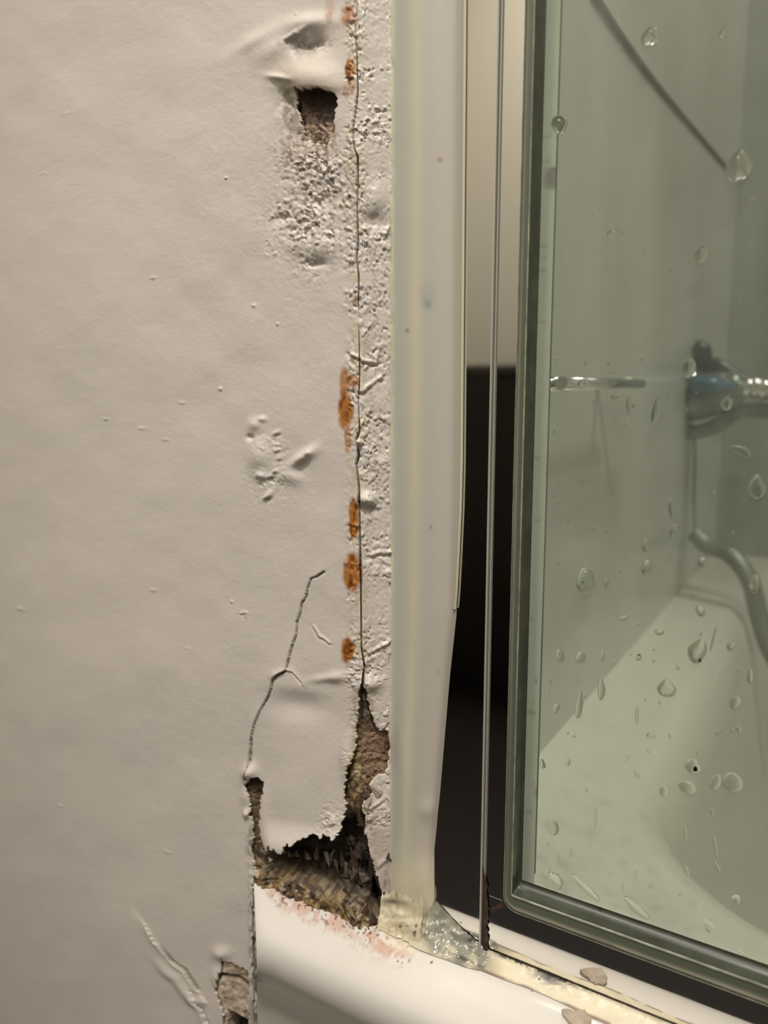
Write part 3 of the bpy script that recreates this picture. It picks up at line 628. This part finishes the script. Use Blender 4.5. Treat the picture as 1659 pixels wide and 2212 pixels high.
for i in range(len(loops)-1):
    for k in range(nL): Fq.append((i*nL+k, i*nL+(k+1) % nL, (i+1)*nL+(k+1) % nL, (i+1)*nL+k))
me = bpy.data.meshes.new('basin'); me.from_pydata(V, [], Fq+[tuple(range((len(loops)-1)*nL, len(loops)*nL))]); me.update()
for p in me.polygons: p.use_smooth = True
me.materials.append(M_tubp); o = bpy.data.objects.new('basin', me); link(o, tub); o.location = -tub.location

# ================================================================== TRIM BETWEEN PLASTER AND CHROME
zt = np.concatenate([[2.39, 1.6, 1.2, z_hi+.02], np.arange(z_hi, ZR+.004, -.0012)]); k = np.linspace(0, 1, 60)
xa = .0074
pxr = np.interp(zt, [float(on(q, w_, 1, YC)[2]) for q, w_ in [(940, 1990), (940, 1840), (950, 1720), (960, 1600), (972, 1460), (986, 1330), (992, 1100), (998, 0)]],
                [float(on(q, w_, 1, YC)[0]) for q, w_ in [(940, 1990), (938, 1840), (950, 1720), (960, 1600), (972, 1460), (986, 1330), (992, 1100), (1000, 0)]])
T = np.zeros((len(zt), len(k), 3)); T[..., 0] = xa+(pxr[:, None]-xa)*k
T[..., 1] = YC-.0045*np.sin(np.pi*np.clip(k, 0, 1))**.55*(1-.3*k)+.0012*(k < .001)
T[..., 2] = zt[:, None]
at, bt = proj(T)
sl = np.exp(-(k/.07)**2)[None, :]
T[..., 1] -= .0012*sl*(.3+fbm(at/10., bt/40., 3, 1))+.0006*gs(at, bt, 870, 1650, 14, 120)+.0008*gs(at, bt, 925, 1750, 18, 22)+.0007*gs(at, bt, 915, 1900, 22, 40)
T[..., 0] -= .0020*sl*(fbm(at/9.+0*at, bt/30., 4, 3)-.42)+.0008*sl*sm(.62, .75, fbm(bt/60., bt*0, 2, 5))
C = np.empty(at.shape+(3,)); C[:] = lin(184, 183, 171)
kk_ = np.broadcast_to(k[None, :], at.shape)
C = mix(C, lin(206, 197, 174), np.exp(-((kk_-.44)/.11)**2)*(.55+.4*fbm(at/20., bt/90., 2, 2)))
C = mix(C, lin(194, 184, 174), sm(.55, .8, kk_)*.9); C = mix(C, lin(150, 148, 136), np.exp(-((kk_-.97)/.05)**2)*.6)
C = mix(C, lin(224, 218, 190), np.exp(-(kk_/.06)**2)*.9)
C = mix(C, lin(214, 206, 178), sm(1780, 1930, bt)*.8)
C = mix(C, lin(90, 120, 140), .6*gs(at, bt, 924, 658, 9, 5)+.35*(gs(at, bt, 923, 640, 13, 26)-.6*gs(at, bt, 924, 636, 7, 18)).clip(0))
for cx, cy, r in [(931, 1141, 3), (880, 715, 4), (950, 345, 4), (945, 1450, 2.5)]: C = mix(C, lin(120, 92, 70), .8*gs(at, bt, cx, cy, r, r))
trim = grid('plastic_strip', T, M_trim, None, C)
tag(trim, 'cream-streaked off-white plastic strip standing between the cracked plaster and the chrome channel', 'trim')
# thin free lip of the strip, ending in a point
zl = np.arange(z_hi, float(on(990, 1322, 1, YC)[2]), -.002); x1 = float(on(1008, 0, 1, YC-.001)[0]); xlip = []
Lp = np.zeros((len(zl), 5, 3)); tap = np.clip((zl-zl[-1])/.05, 0, 1)**.6
for i, z in enumerate(zl):
    xl = float(np.interp(z, zt[::-1], pxr[::-1]))-.0012; xr = xl+.0012+.0014*tap[i]
    for j, (u, yy) in enumerate([(0, YC-.0012), (.5, YC-.0012), (.85, YC-.0016), (1, YC-.0017), (1, YC-.0004)]): Lp[i, j] = (xl+(xr-xl)*u, yy, z)
cl = np.empty(Lp.shape); cl[:] = lin(176, 172, 156); cl[:, 3:] = lin(222, 214, 188)
lp = grid('strip_lip', Lp, M_trim, trim, cl)

# ================================================================== CHROME WALL CHANNEL AND BOTTOM RAIL
xf0 = float(on(930, 1850, 1, YC)[0]); xr_ = float(on(1072, 400, 1, YC)[0]); xo = float(on(1135, 0, 1, YC-.0015)[0])
zo = float(on(1100, 1966, 1, YC-.0015)[2])
ch = empty('wall_channel', (xr_, YC+.005, ZR)); tag(ch, 'polished chrome upright channel beside the plastic strip, reflecting black in its lower half', 'channel')
box('channel_face', (xf0-.004, YC, ZR+.0005), (xr_-.0004, YC+.008, 1.9), M_chrome, ch)
box('channel_edge', (xr_-.0003, YC-.0013, ZR+.0015), (xr_+.00025, YC+.008, 1.9), M_alu, ch, bev=.0001)
box('channel_edge', (xr_+.0007, YC-.0004, ZR+.03), (xr_+.0010, YC+.008, 1.9), M_alu, ch)['label'] = 'finer second chrome edge'
fo = box('channel_face', (xr_+.0012, YC+.0004, ZR+.0005), (xo+.0020, YC+.008, 1.9), M_chrome, ch)
# rust in the gap at the foot
gx = np.linspace(0, 1, 5); zg = np.linspace(ZR+.0008, ZR+.034, 60)
Gm = np.zeros((60, 5, 3)); wv = .0022*(.6+.9*fbm(zg*700, zg*0+1, 3, 2))*np.clip((ZR+.036-zg)/.014, .15, 1)
Gm[..., 0] = xr_+.0003+wv[:, None]*gx; Gm[..., 1] = YC-.0002-.0007*np.sin(np.pi*gx)[None, :]; Gm[..., 2] = zg[:, None]
grid('rust_streak', Gm, M_rust, ch, flip=True)
rail = empty('bottom_rail', (.3, YC+.004, ZR)); tag(rail, 'polished bottom rail under the shower glass, standing on the tub rim behind the cream sealant', 'rail')
box('rail_face', (xr_+.0026, YC+.0003, ZR+.0005), (1.6, YC+.008, zo+.0012), M_chrome, rail)

# ================================================================== SHOWER SCREEN
scr = empty('shower_screen', (.4, YC+.006, zo)); tag(scr, 'clear wet shower glass panel with a grey-green seal around its edge', 'shower screen')
YG = YC+.0048
R0 = .0022
def sweep(name, prof, m, parent):
    """prof: (inward offset, y) pairs swept along the L-shaped edge of the pane"""
    Vv = []
    prof_ = prof
    def pathpt(d, seg):
        pass
    rows = []
    zt_ = 1.9
    stations = [('v', t) for t in np.linspace(0, 1, 3)]+[('c', t) for t in np.linspace(0, 1, 11)[1:-1]]+[('h', t) for t in np.linspace(0, 1, 3)]
    for kind, t in stations:
        row = []
        for d, y in prof_:
            rad = max(.0050-d, .0007); dv_ = d*.50; cx, cz = xo+dv_+rad, zo+d+rad
            if kind == 'v': p = (xo+dv_, y, zt_+(cz-zt_)*t)
            elif kind == 'c':
                a = math.pi+t*math.pi/2; p = (cx+rad*math.cos(a), y, cz+rad*math.sin(a))
            else: p = (cx+(1.6-cx)*t, y, cz-rad)
            row.append(p)
        rows.append(row)
    return grid(name, np.array(rows), m, parent, flip=True)
yf = YC-.0016
sweep('glazing_seal', [(-.0001, YC), (-.0001, yf+.0004), (.0002, yf), (.0027, yf)], M_gasket, scr)
s_ = sweep('glazing_seal', [(.0027, yf), (.0052, yf+.0001)], M_green, scr); s_['label'] = 'darker green middle band of the seal'
sweep('seal_ridge', [(.0052, yf+.0001), (.0054, yf-.0002), (.0058, yf-.0003), (.0061, yf)], M_gline, scr)
sweep('seal_groove', [(.0061, yf), (.0064, yf+.001), (.0066, YG+.0003), (.0078, YG-.0002), (.0082, YG-.00001)], M_gdark, scr)
box('glass_pane', (xo+.002, YG, zo+.004), (1.6, YG+.004, 1.9), M_glass, scr)
g_ = sweep('seal_ridge', [(-.0002, yf+.0003), (0, yf-.0002), (.0003, yf-.0001)], M_gline, scr); g_['label'] = 'pale strip added for the glint along the outer seal edge'  # thin pale strip added for the shiny glint on the outer edge
sweep('edge_line', [(-.0006, YC-.0004), (-.0004, YC-.0009), (-.00015, YC-.0009), (-.0001, YC-.0003)], M_black, scr)  # black strip drawn in for the dark gap beside the seal
# inner flange of the channel seen through the pane
xi = float(on(1188, 900, 1, YC+.0115)[0])
box('inner_flange', (xo-.002, YC+.0108, ZR+.0005), (xi-.0004, YC+.0115, 1.9), mat('flange', lin(214, 218, 204), .3), ch)
box('flange_line', (xi-.0004, YC+.0109, ZR+.03), (xi-.0001, YC+.0116, 1.9), M_grout, ch)

# ================================================================== SEALANT AT THE FOOT
def bead(name, x0, x1, hfun, foot, lump, cfun, m, lab, nx=None, back=YC-.0002):
    nx = nx or int((x1-x0)/.00035)+2
    X = np.linspace(x0, x1, nx); v = np.linspace(0, 1, 26)
    h = hfun(X)[None, :]; ft = foot(X)[None, :]; v_ = v[:, None]
    G = np.zeros((26, nx, 3)); G[..., 0] = X
    cur = v_**1.7
    G[..., 1] = back+(ft-back)*cur; G[..., 2] = ZR+.0004+h*(1-v_)**1.5
    a, b = proj(G)
    l = lump*(fbm(a/22., b/18., 4, 3)-.35)*np.sin(np.pi*np.clip(v_*.98+.01, 0, 1))**.5
    G[..., 1] -= l*.75; G[..., 2] += l*.75
    a, b = proj(G); o = grid(name, G, m, None, cfun(a, b, np.broadcast_to(v_, a.shape)), flip=True)
    tag(o, lab, 'sealant'); return o
X = lambda px, py: float(on(px, py, 1, YC)[0])
def c_cream(a, b, v):
    C = np.empty(a.shape+(3,)); C[:] = lin(218, 210, 182)
    C = mix(C, lin(206, 197, 166), sm(.3, .75, fbm(a/30., b/30., 4, 2))*.8)
    C = mix(C, lin(168, 140, 100), .6*gs(a, b, 855, 2000, 18, 60)*sm(.4, .6, fbm(a/8., b/8., 2, 4)))
    C = mix(C, lin(70, 52, 36), .9*gs(a, b, 850, 1948, 26, 6, 8)); C = mix(C, lin(70, 44, 30), sm(.5, .8, gs(a, b, 865, 2001, 5, 5)))
    C = mix(C, lin(60, 50, 40), sm(.74, .8, vn(a/4., b/7., 1))*gs(a, b, 895, 2005, 20, 22)); return C
bead('corner_sealant', .0062, X(928, 1960), lambda x: .015+.008*(fbm(x*900, x*0, 3, 2)-.5), lambda x: .0004+.0018*fbm(x*700, x*0, 2, 4), .0034, c_cream, M_seal, 'lumpy yellowed cream sealant filling the corner between broken plaster and tub rim', back=YC-.0050)
def c_clear(a, b, v):
    C = np.empty(a.shape+(3,)); C[:] = lin(172, 167, 150)
    C = mix(C, lin(206, 197, 168), sm(2005, 2050, b)*sm(.2, .7, fbm(a/24., b/24., 3, 2)))
    C = mix(C, lin(120, 120, 112), sm(.3, .7, fbm(a/24., b/30., 4, 5))*.7)
    C = mix(C, lin(214, 206, 178), (1-sm(905, 945, a))*.8*(1-gs(a, b, 935, 1935, 25, 22)))
    m = gs(a, b, 940, 1935, 18, 14)+gs(a, b, 985, 1975, 36, 9, 45)+gs(a, b, 1015, 2020, 30, 9, 50)+gs(a, b, 1030, 2035, 16, 12)+.7*gs(a, b, 922, 2020, 12, 12)+.8*gs(a, b, 1010, 2075, 50, 5, 24)
    return mix(C, lin(28, 32, 32), np.clip(m, 0, 1)*sm(.3, .58, fbm(a/9., b/9., 4, 1))*.92)
hx = [X(912, 1950), X(935, 1950), X(960, 1960), X(1000, 1990), X(1030, 2020), X(1050, 2050), X(1062, 2060)]
bead('wet_sealant_clump', hx[0], hx[-1], lambda x: np.interp(x, hx, [.014, .0150, .0115, .0070, .0045, .0032, .002]), lambda x: np.interp(x, hx, [.0002, .0000, .0002, .0008, .0012, .0020, .003]), .0034, c_clear, M_clear,
     'glistening grey wet sealant clump with black mould below the chrome channel')
def c_sill(a, b, v):
    C = np.empty(a.shape+(3,)); C[:] = lin(238, 228, 200)
    C = mix(C, lin(226, 204, 160), .7*gs(a, b, 1060, 2085, 30, 30)); C = mix(C, lin(224, 212, 184), sm(.35, .75, fbm(a/50., b/16., 4, 5))*.6)
    n = fbm(a/11., b/8., 3, 2)
    m = (1-sm(.0, .30, v+.35*(n-.5)))*(gs(a, b, 1090, 2085, 45, 40)+gs(a, b, 1190, 2120, 62, 46)+.25)*1.2
    C = mix(C, lin(38, 34, 36), np.clip(m, 0, 1)*sm(.25, .5, n)); C = mix(C, lin(60, 58, 66), .9*gs(a, b, 1185, 2112, 40, 15, 25)*sm(.35, .55, n))
    C = mix(C, lin(184, 176, 154), 1-sm(1052, 1095, a))
    C = mix(C, lin(120, 78, 70), .8*np.exp(-((v-.97)/.05)**2)*sm(.35, .6, vn(a/30., b/30., 2))); C = mix(C, lin(80, 68, 58), sm(.5, .8, gs(a, b, 1165, 2115, 4, 4)))
    return C
bead('sill_sealant', X(1048, 2060), .22, lambda x: .0030+0*x, lambda x: .0030-.0005*np.sin(x*160), .0009, c_sill, M_seal, 'cream sealant bead with black mould along the foot of the bottom rail')
# second mould smear climbing the rail
def patch(name, pts, plane_y, m, parent, thick=.0003, lab=None):
    V = [tuple(on(a, b, 1, plane_y)) for a, b in pts]; n = len(V); V += [(x, y+thick, z) for x, y, z in V]
    me = bpy.data.meshes.new(name); me.from_pydata(V, [], [tuple(range(n)), tuple(range(n, 2*n))[::-1]]+[(i, (i+1) % n, n+(i+1) % n, n+i) for i in range(n)]); me.update()
    me.materials.append(m); o = bpy.data.objects.new(name, me); link(o, parent)
    if parent is not None and parent.type == 'EMPTY': o.location = -parent.location
    if lab: o['label'] = lab
    return o
patch('grime_spot', [(1062, 1962), (1075, 1955), (1085, 1945), (1092, 1948), (1095, 1956), (1084, 1962), (1070, 1968), (1060, 1972)], YC-.0006, M_rust, rail, lab='rust-brown grime at the seal corner')
# loose beige chip on the tub lip
def zpatch(pts, h, m, lab):
    V = [on(a, b, 2, ZR+h) for a, b in pts]; n = len(V); V = [tuple(v+np.array([0, 0, .0004*random.random()])) for v in V]+[(v[0], v[1], ZR+.0002) for v in V]
    me = bpy.data.meshes.new('plaster_chip'); me.from_pydata(V, [], [tuple(range(n))[::-1], tuple(range(n, 2*n))]+[(i, n+i, n+(i+1) % n, (i+1) % n) for i in range(n)]); me.update(); me.materials.append(m)
    return tag(link(bpy.data.objects.new('plaster_chip', me)), lab, 'plaster chip')
zpatch([(1213, 2182), (1225, 2180), (1240, 2184), (1252, 2180), (1256, 2184), (1263, 2182), (1268, 2190), (1276, 2194), (1278, 2206), (1270, 2216), (1245, 2222), (1228, 2206), (1216, 2192)], .0006, M_beige,
       'flat beige chip lying on the tub lip at the bottom edge')

# ================================================================== INSIDE THE SHOWER
def onx(px, py, dx=0): return on(px, py, 0, Xend+dx)
# panel joint running back along the end wall
p0, p1 = onx(1275, -25), onx(1572, 365)
gq = np.array([p0, p1]); dv = (gq[1]-gq[0])
zj = .5*(p0[2]+p1[2])
jo = [onx(1275, -25, .0006), onx(1353, 95, .0006), onx(1440, 210, .0006), onx(1572, 365, .0006)]
tube('trim_1', smooth_path(jo, 6), .0022, M_grout)['kind'] = 'structure'
rl0, rl1 = onx(1212, 828, .022), onx(1385, 829, .022)  # bar and brackets made up for the tap's reflection in the glossy wall
br = empty('tap_glint_bar', (Xend, float(rl0[1]), float(rl0[2]))); tag(br, 'short chrome bar added for the glint of the tap on the shower wall', 'rail')
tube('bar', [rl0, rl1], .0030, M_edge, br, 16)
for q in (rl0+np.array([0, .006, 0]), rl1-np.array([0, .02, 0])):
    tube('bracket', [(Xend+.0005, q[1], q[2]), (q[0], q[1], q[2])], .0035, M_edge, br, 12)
# tap on the end wall
dT = .035
def tp(px, py, d=dT): return on(px, py, 1, .60)
tap_c = tp(1540, 835)
tap = empty('shower_tap', tuple(tap_c)); tag(tap, 'chrome bath tap with a blue-marked conical handle seen blurred through the wet glass', 'tap')
tube('handle', smooth_path([tp(1482, 858), tp(1500, 856), tp(1590, 842), tp(1604, 840)], 5), [.025]*6+list(np.linspace(.0245, .013, 10)), M_tapg, tap, 28)
tube('blue_band', [tp(1500, 832)+np.array([0, -.026, 0]), tp(1585, 836)+np.array([0, -.014, 0])], [.010, .006], M_blue, tap, 16)
tube('lever', smooth_path([tp(1500, 750), tp(1520, 762), tp(1512, 800), tp(1545, 790), tp(1585, 815), tp(1605, 828)], 5), .0085, M_dark, tap, 12)
pts = [tp(1596+q*6, 835+q*.5) for q in range(22)]
tube('spout', pts, [.0085+.003*(i % 3 == 0)+.0015*(i % 2) for i in range(22)], M_chrome, tap, 20)
tube('outlet_pipe', smooth_path([tp(1478, 934), tp(1520, 930), tp(1560, 912), tp(1600, 888), tp(1700, 890)], 6), .0075, M_hose, tap, 14)
tube('wall_plate', [(Xend, tap_c[1], tap_c[2]), (Xend+.006, tap_c[1], tap_c[2])], .02, M_chrome, tap, 24)
chn = tube('plug_chain', smooth_path([tp(1500, 938), tp(1501, 1010), tp(1499, 1080), tp(1501, 1150)], 8), .0012, M_grout, None, 8)
tag(chn, 'thin dark chain hanging straight down from the tap', 'chain')
hs = tube('shower_hose', smooth_path([on(1500, 1150, 1, .59), on(1530, 1180, 1, .585), on(1575, 1196, 1, .575), on(1618, 1250, 1, .565), on(1640, 1330, 1, .555), on(1668, 1410, 1, .545), on(1730, 1500, 1, .54)], 8), .0085, M_hose, None, 14)
tag(hs, 'grey shower hose curving down to the right below the tap', 'hose')

# ================================================================== DARK CABINET BEHIND THE CAMERA (seen mirrored in the chrome)
yv = -1.45
rr_ = ray(1050, 790); hit = CAM+rr_*(YC-CAM[1])/rr_[1]; rf = rr_*np.array([1, -1, 1]); top = hit+rf*(yv-hit[1])/rf[1]
cab = empty('vanity_cabinet', (float(top[0]), -1.7, 0)); tag(cab, 'dark brown cabinet that shows only as the black reflection in the chrome channel', 'cabinet')
box('body', (-1.15, -1.95, .06), (.55, yv, float(top[2])-.03), M_vanity, cab)
box('worktop', (-1.17, -1.97, float(top[2])-.03), (.57, yv+.01, float(top[2])), M_vanity, cab, bev=.004)
for i in range(4):
    x0 = -1.13+i*.42
    dr = box('door', (x0, yv, .1), (x0+.41, yv+.018, float(top[2])-.06), M_vanity, cab, bev=.003)
    box('handle', (x0+.34, yv+.018, .5), (x0+.352, yv+.035, .62), M_dark, dr)
box('plinth', (-1.1, -1.93, 0.0005), (.5, yv-.04, .06), M_vanity, cab)

# ceiling lamps
for x, y, z in LP:
    o = tube('ceiling_light', [(x, y, 2.399), (x, y, 2.392)], .045, M_edge, None, 24); tag(o, 'round ceiling spotlight above the tub', 'lamp', 'ceiling spotlights')

# ================================================================== WATER ON THE GLASS
def drop(px, py, rx, ry, ang=0, tear=0, hgt=.38, seed=0):
    c = on(px, py, 1, YG); s = (YG-CAM[1])/ray(px, py)[1]/F     # metres per pixel here
    rx, ry = rx*s*1.12, ry*s
    R_ = random.Random(seed); nseg = 22 if max(rx, ry) > .0012 else 12; nr = 6 if nseg == 22 else 4
    V = []; a0 = math.radians(ang); hh = hgt*min(rx, ry)*1.5
    ph = R_.uniform(0, 6); am = .05+.06*R_.random()
    for i in range(nr):
        t = i/nr*math.pi/2; rad = math.cos(t); z = math.sin(t)**.9 if i else 0
        for j in range(nseg):
            th = 2*math.pi*j/nseg; w = 1+am*math.sin(2*th+ph)+am*.6*math.sin(3*th+2*ph)
            u, v = rx*rad*math.cos(th)*w, ry*rad*math.sin(th)*w
            if tear: u *= 1-min(tear, .4)*max(0, v/ry)*.9
            sag = -.12*ry*z
            U, Vv = u*math.cos(a0)-v*math.sin(a0), u*math.sin(a0)+v*math.cos(a0)
            V.append((U, -z*hh, Vv+sag))
    V.append((0, -hh, -.12*ry))
    fs = [(i*nseg+j, i*nseg+(j+1) % nseg, (i+1)*nseg+(j+1) % nseg, (i+1)*nseg+j) for i in range(nr-1) for j in range(nseg)]
    fs += [((nr-1)*nseg+j, (nr-1)*nseg+(j+1) % nseg, len(V)-1) for j in range(nseg)]; fs.append(tuple(range(nseg))[::-1])
    me = bpy.data.meshes.new('water_drop'); me.from_pydata(V, [], fs); me.update()
    for p in me.polygons: p.use_smooth = len(p.vertices) < 5
    me.materials.append(M_water); o = bpy.data.objects.new('water_drop', me); link(o)
    o.location = (float(c[0]), YG-.00003, float(c[2])); return o
BIG = [(1265, 1255, 20, 26, 10, 0, 'large round water drop on the glass, left of centre at mid height'),
       (1398, 1225, 11, 17, 0, .2, 'oval water drop on the glass above the grey hose, right of the large round drop'),
       (1507, 1405, 18, 27, -8, .3, 'large long water drop on the glass, below the curve of the grey hose'),
       (1254, 1420, 9, 14, -8, 0, 'small oval water drop, right one of the pair near the left edge of the glass'),
       (1210, 1417, 8, 16, 10, 0, 'narrow water drop, left one of the pair near the left edge of the glass'),
       (1299, 1488, 8, 24, 0, .5, 'slim hanging water drop below and right of the pair of drops'),
       (1251, 1522, 8, 30, -4, .3, 'long thin water drop just below the slim hanging drop'),
       (1498, 1655, 15, 17, 0, .8, 'tear-shaped water drop with a pointed top on the right side of the glass'),
       (1582, 1690, 17, 23, 0, 0, 'large ring-shaped water drop near the right edge of the glass'),
       (1193, 1785, 13, 18, 10, 0, 'water drop close to the left seal, upper one of the two above the corner'),
       (1202, 1904, 13, 19, 0, 0, 'water drop close to the left seal, lowest one above the corner of the glass'),
       (1265, 1918, 32, 9, -30, 0, 'slanting flat water streak near the bottom seal, left one'),
       (1376, 1962, 28, 10, -28, 0, 'slanting flat water streak near the bottom seal, right one'),
       (1440, 1486, 16, 22, 0, .5, 'faint V-shaped water drop left of the large long drop'),
       (1588, 1517, 10, 16, 0, 0, 'pale oval water drop near the right edge, above the ring-shaped drop'),
       (1435, 1709, 9, 13, 10, 0, 'small pale water drop left of the tear-shaped drop'),
       (1486, 1700, 16, 15, 0, 0, 'faint wide water drop just under the tear-shaped drop'),
       (1208, 268, 16, 20, 0, .2, 'water drop with bright glints at the upper left of the glass beside the seal'),
       (1405, 78, 17, 22, -10, .4, 'water drop with bright glints at the very top of the glass'),
       (1596, 358, 26, 30, -8, .4, 'biggest water drop on the glass, at the lower end of the dark slanting joint'),
       (1515, 550, 13, 17, -8, 0, 'water drop with a glint below the biggest drop'),
       (1324, 503, 11, 8, 0, 0, 'flat wide water drop alone in the upper middle of the glass'),
       (1487, 795, 14, 20, 0, 0, 'water drop over the left end of the tap handle'),
       (1570, 872, 11, 14, 0, 0, 'water drop over the right end of the tap handle'),
       (1635, 1052, 17, 24, 0, .6, 'pale pointed water drop at the right edge below the tap'),
       (1601, 974, 18, 10, -20, 0, 'flat pale water drop just below the tap'),
       (1257, 829, 9, 9, 0, 0, 'round water drop lying over the tap-glint bar'),
       (1334, 858, 13, 7, 10, 0, 'flat water drop just below the tap-glint bar'),
       (1417, 885, 8, 32, -6, .6, 'long thin water drop right of the tap-glint bar'),
       (1359, 875, 6, 20, 8, .5, 'short thin water drop below the right end of the tap-glint bar'),
       (1451, 1098, 7, 20, 6, .3, 'pale oblong water drop left of the hanging chain'),
       (1630, 1260, 9, 22, 0, .3, 'pale water drop over the grey hose at the right edge')]
for i, (x, y, rx, ry, an, te, lab) in enumerate(BIG):
    tag(drop(x, y, rx, ry, an, te, seed=i), lab, 'water drop', 'water drops on the shower glass')
SM = [(1561, 70, 6, 12, -20), (1622, 430, 8, 3, 20), (1452, 586, 6, 3, -20), (1614, 527, 12, 3, 15), (1350, 504, 7, 3, 5), (1195, 182, 2.5, 4, -10), (1191, 237, 3, 3, 0), (1184, 255, 2, 3, 0), (1186, 427, 3, 3, 0),
      (1183, 456, 2, 3, 0), (1179, 482, 4, 3, 0), (1183, 598, 3, 3, 0), (1247, 320, 2.5, 2.5, 0), (1392, 537, 3, 3, 0), (1339, 99, 2, 3, -20), (1599, 156, 2, 2, 0), (1441, 640, 3, 2, 0), (1319, 785, 6, 5, 0), (1321, 806, 6, 3, 0),
      (1371, 876, 4, 6, -30), (1352, 916, 5, 4, 30), (1333, 908, 5, 3, 0), (1263, 1038, 4, 4, 0), (1285, 1142, 3, 9, -35), (1454, 1145, 6, 14, -15), (1395, 1180, 7, 14, 10), (1389, 777, 4, 5, 20), (1203, 777, 3, 6, -20),
      (1265, 785, 3, 6, 30), (1561, 812, 5, 6, 0), (1376, 1673, 4, 10, 30), (1376, 1545, 3, 22, 0), (1286, 1765, 3, 24, 0), (1480, 1800, 3, 18, 6), (1545, 1830, 3, 26, 10), (1550, 1873, 3, 13, 24), (1484, 1881, 3, 12, 12),
      (1232, 1843, 3, 12, -12), (1205, 1850, 3, 9, 28), (1373, 1890, 3, 15, -4), (1345, 1916, 3, 10, 6), (1607, 2060, 15, 4, -18), (1532, 2000, 9, 14, 0), (1590, 1942, 8, 10, 0), (1406, 1912, 4, 8, -10), (1538, 1755, 4, 10, 10),
      (1557, 1583, 11, 4, 25), (1596, 1576, 5, 7, 20), (1448, 1590, 3, 6, 10), (1227, 1646, 4, 10, 0), (1172, 1650, 6, 10, 20), (1151, 1693, 3, 6, 10), (1157, 1470, 4, 5, 30), (1189, 1473, 2, 9, 0), (1141, 1517, 2, 3, 0),
      (1311, 1260, 5, 10, 0), (1348, 1335, 10, 5, 30), (1513, 1320, 8, 12, 25), (1541, 1380, 3, 28, -10), (1302, 1416, 4, 12, 0), (1239, 1590, 4, 4, 0), (1226, 1583, 3, 4, 0), (1202, 1530, 6, 12, 0), (1425, 1365, 9, 7, 20),
      (1380, 1420, 5, 8, -20), (1578, 1396, 8, 9, 0), (1406, 1588, 8, 7, 0), (1545, 1690, 9, 20, -20), (1620, 1460, 6, 16, 0), (1516, 1214, 9, 12, -20), (1502, 1660, 4, 5, 0), (1154, 1262, 3, 4, 0), (1327, 1430, 3, 4, 0)]
rs = random.Random(11)
for i in range(70):
    SM.append((rs.uniform(1165, 1640), rs.triangular(200, 2010, 1500), rs.uniform(1.2, 3.5), rs.uniform(1.5, 6), rs.uniform(-30, 30)))
for i, (x, y, rx, ry, an) in enumerate(SM):
    if y > 1895+(x-1120)*.40: continue
    where = 'upper half' if y < 700 else ('middle' if y < 1350 else 'lower half')
    tag(drop(x, y, rx, ry, an, 0, seed=100+i), 'tiny clear water bead among the scattered specks on the %s of the shower glass' % where, 'water drop', 'tiny water beads on the %s of the glass' % where)
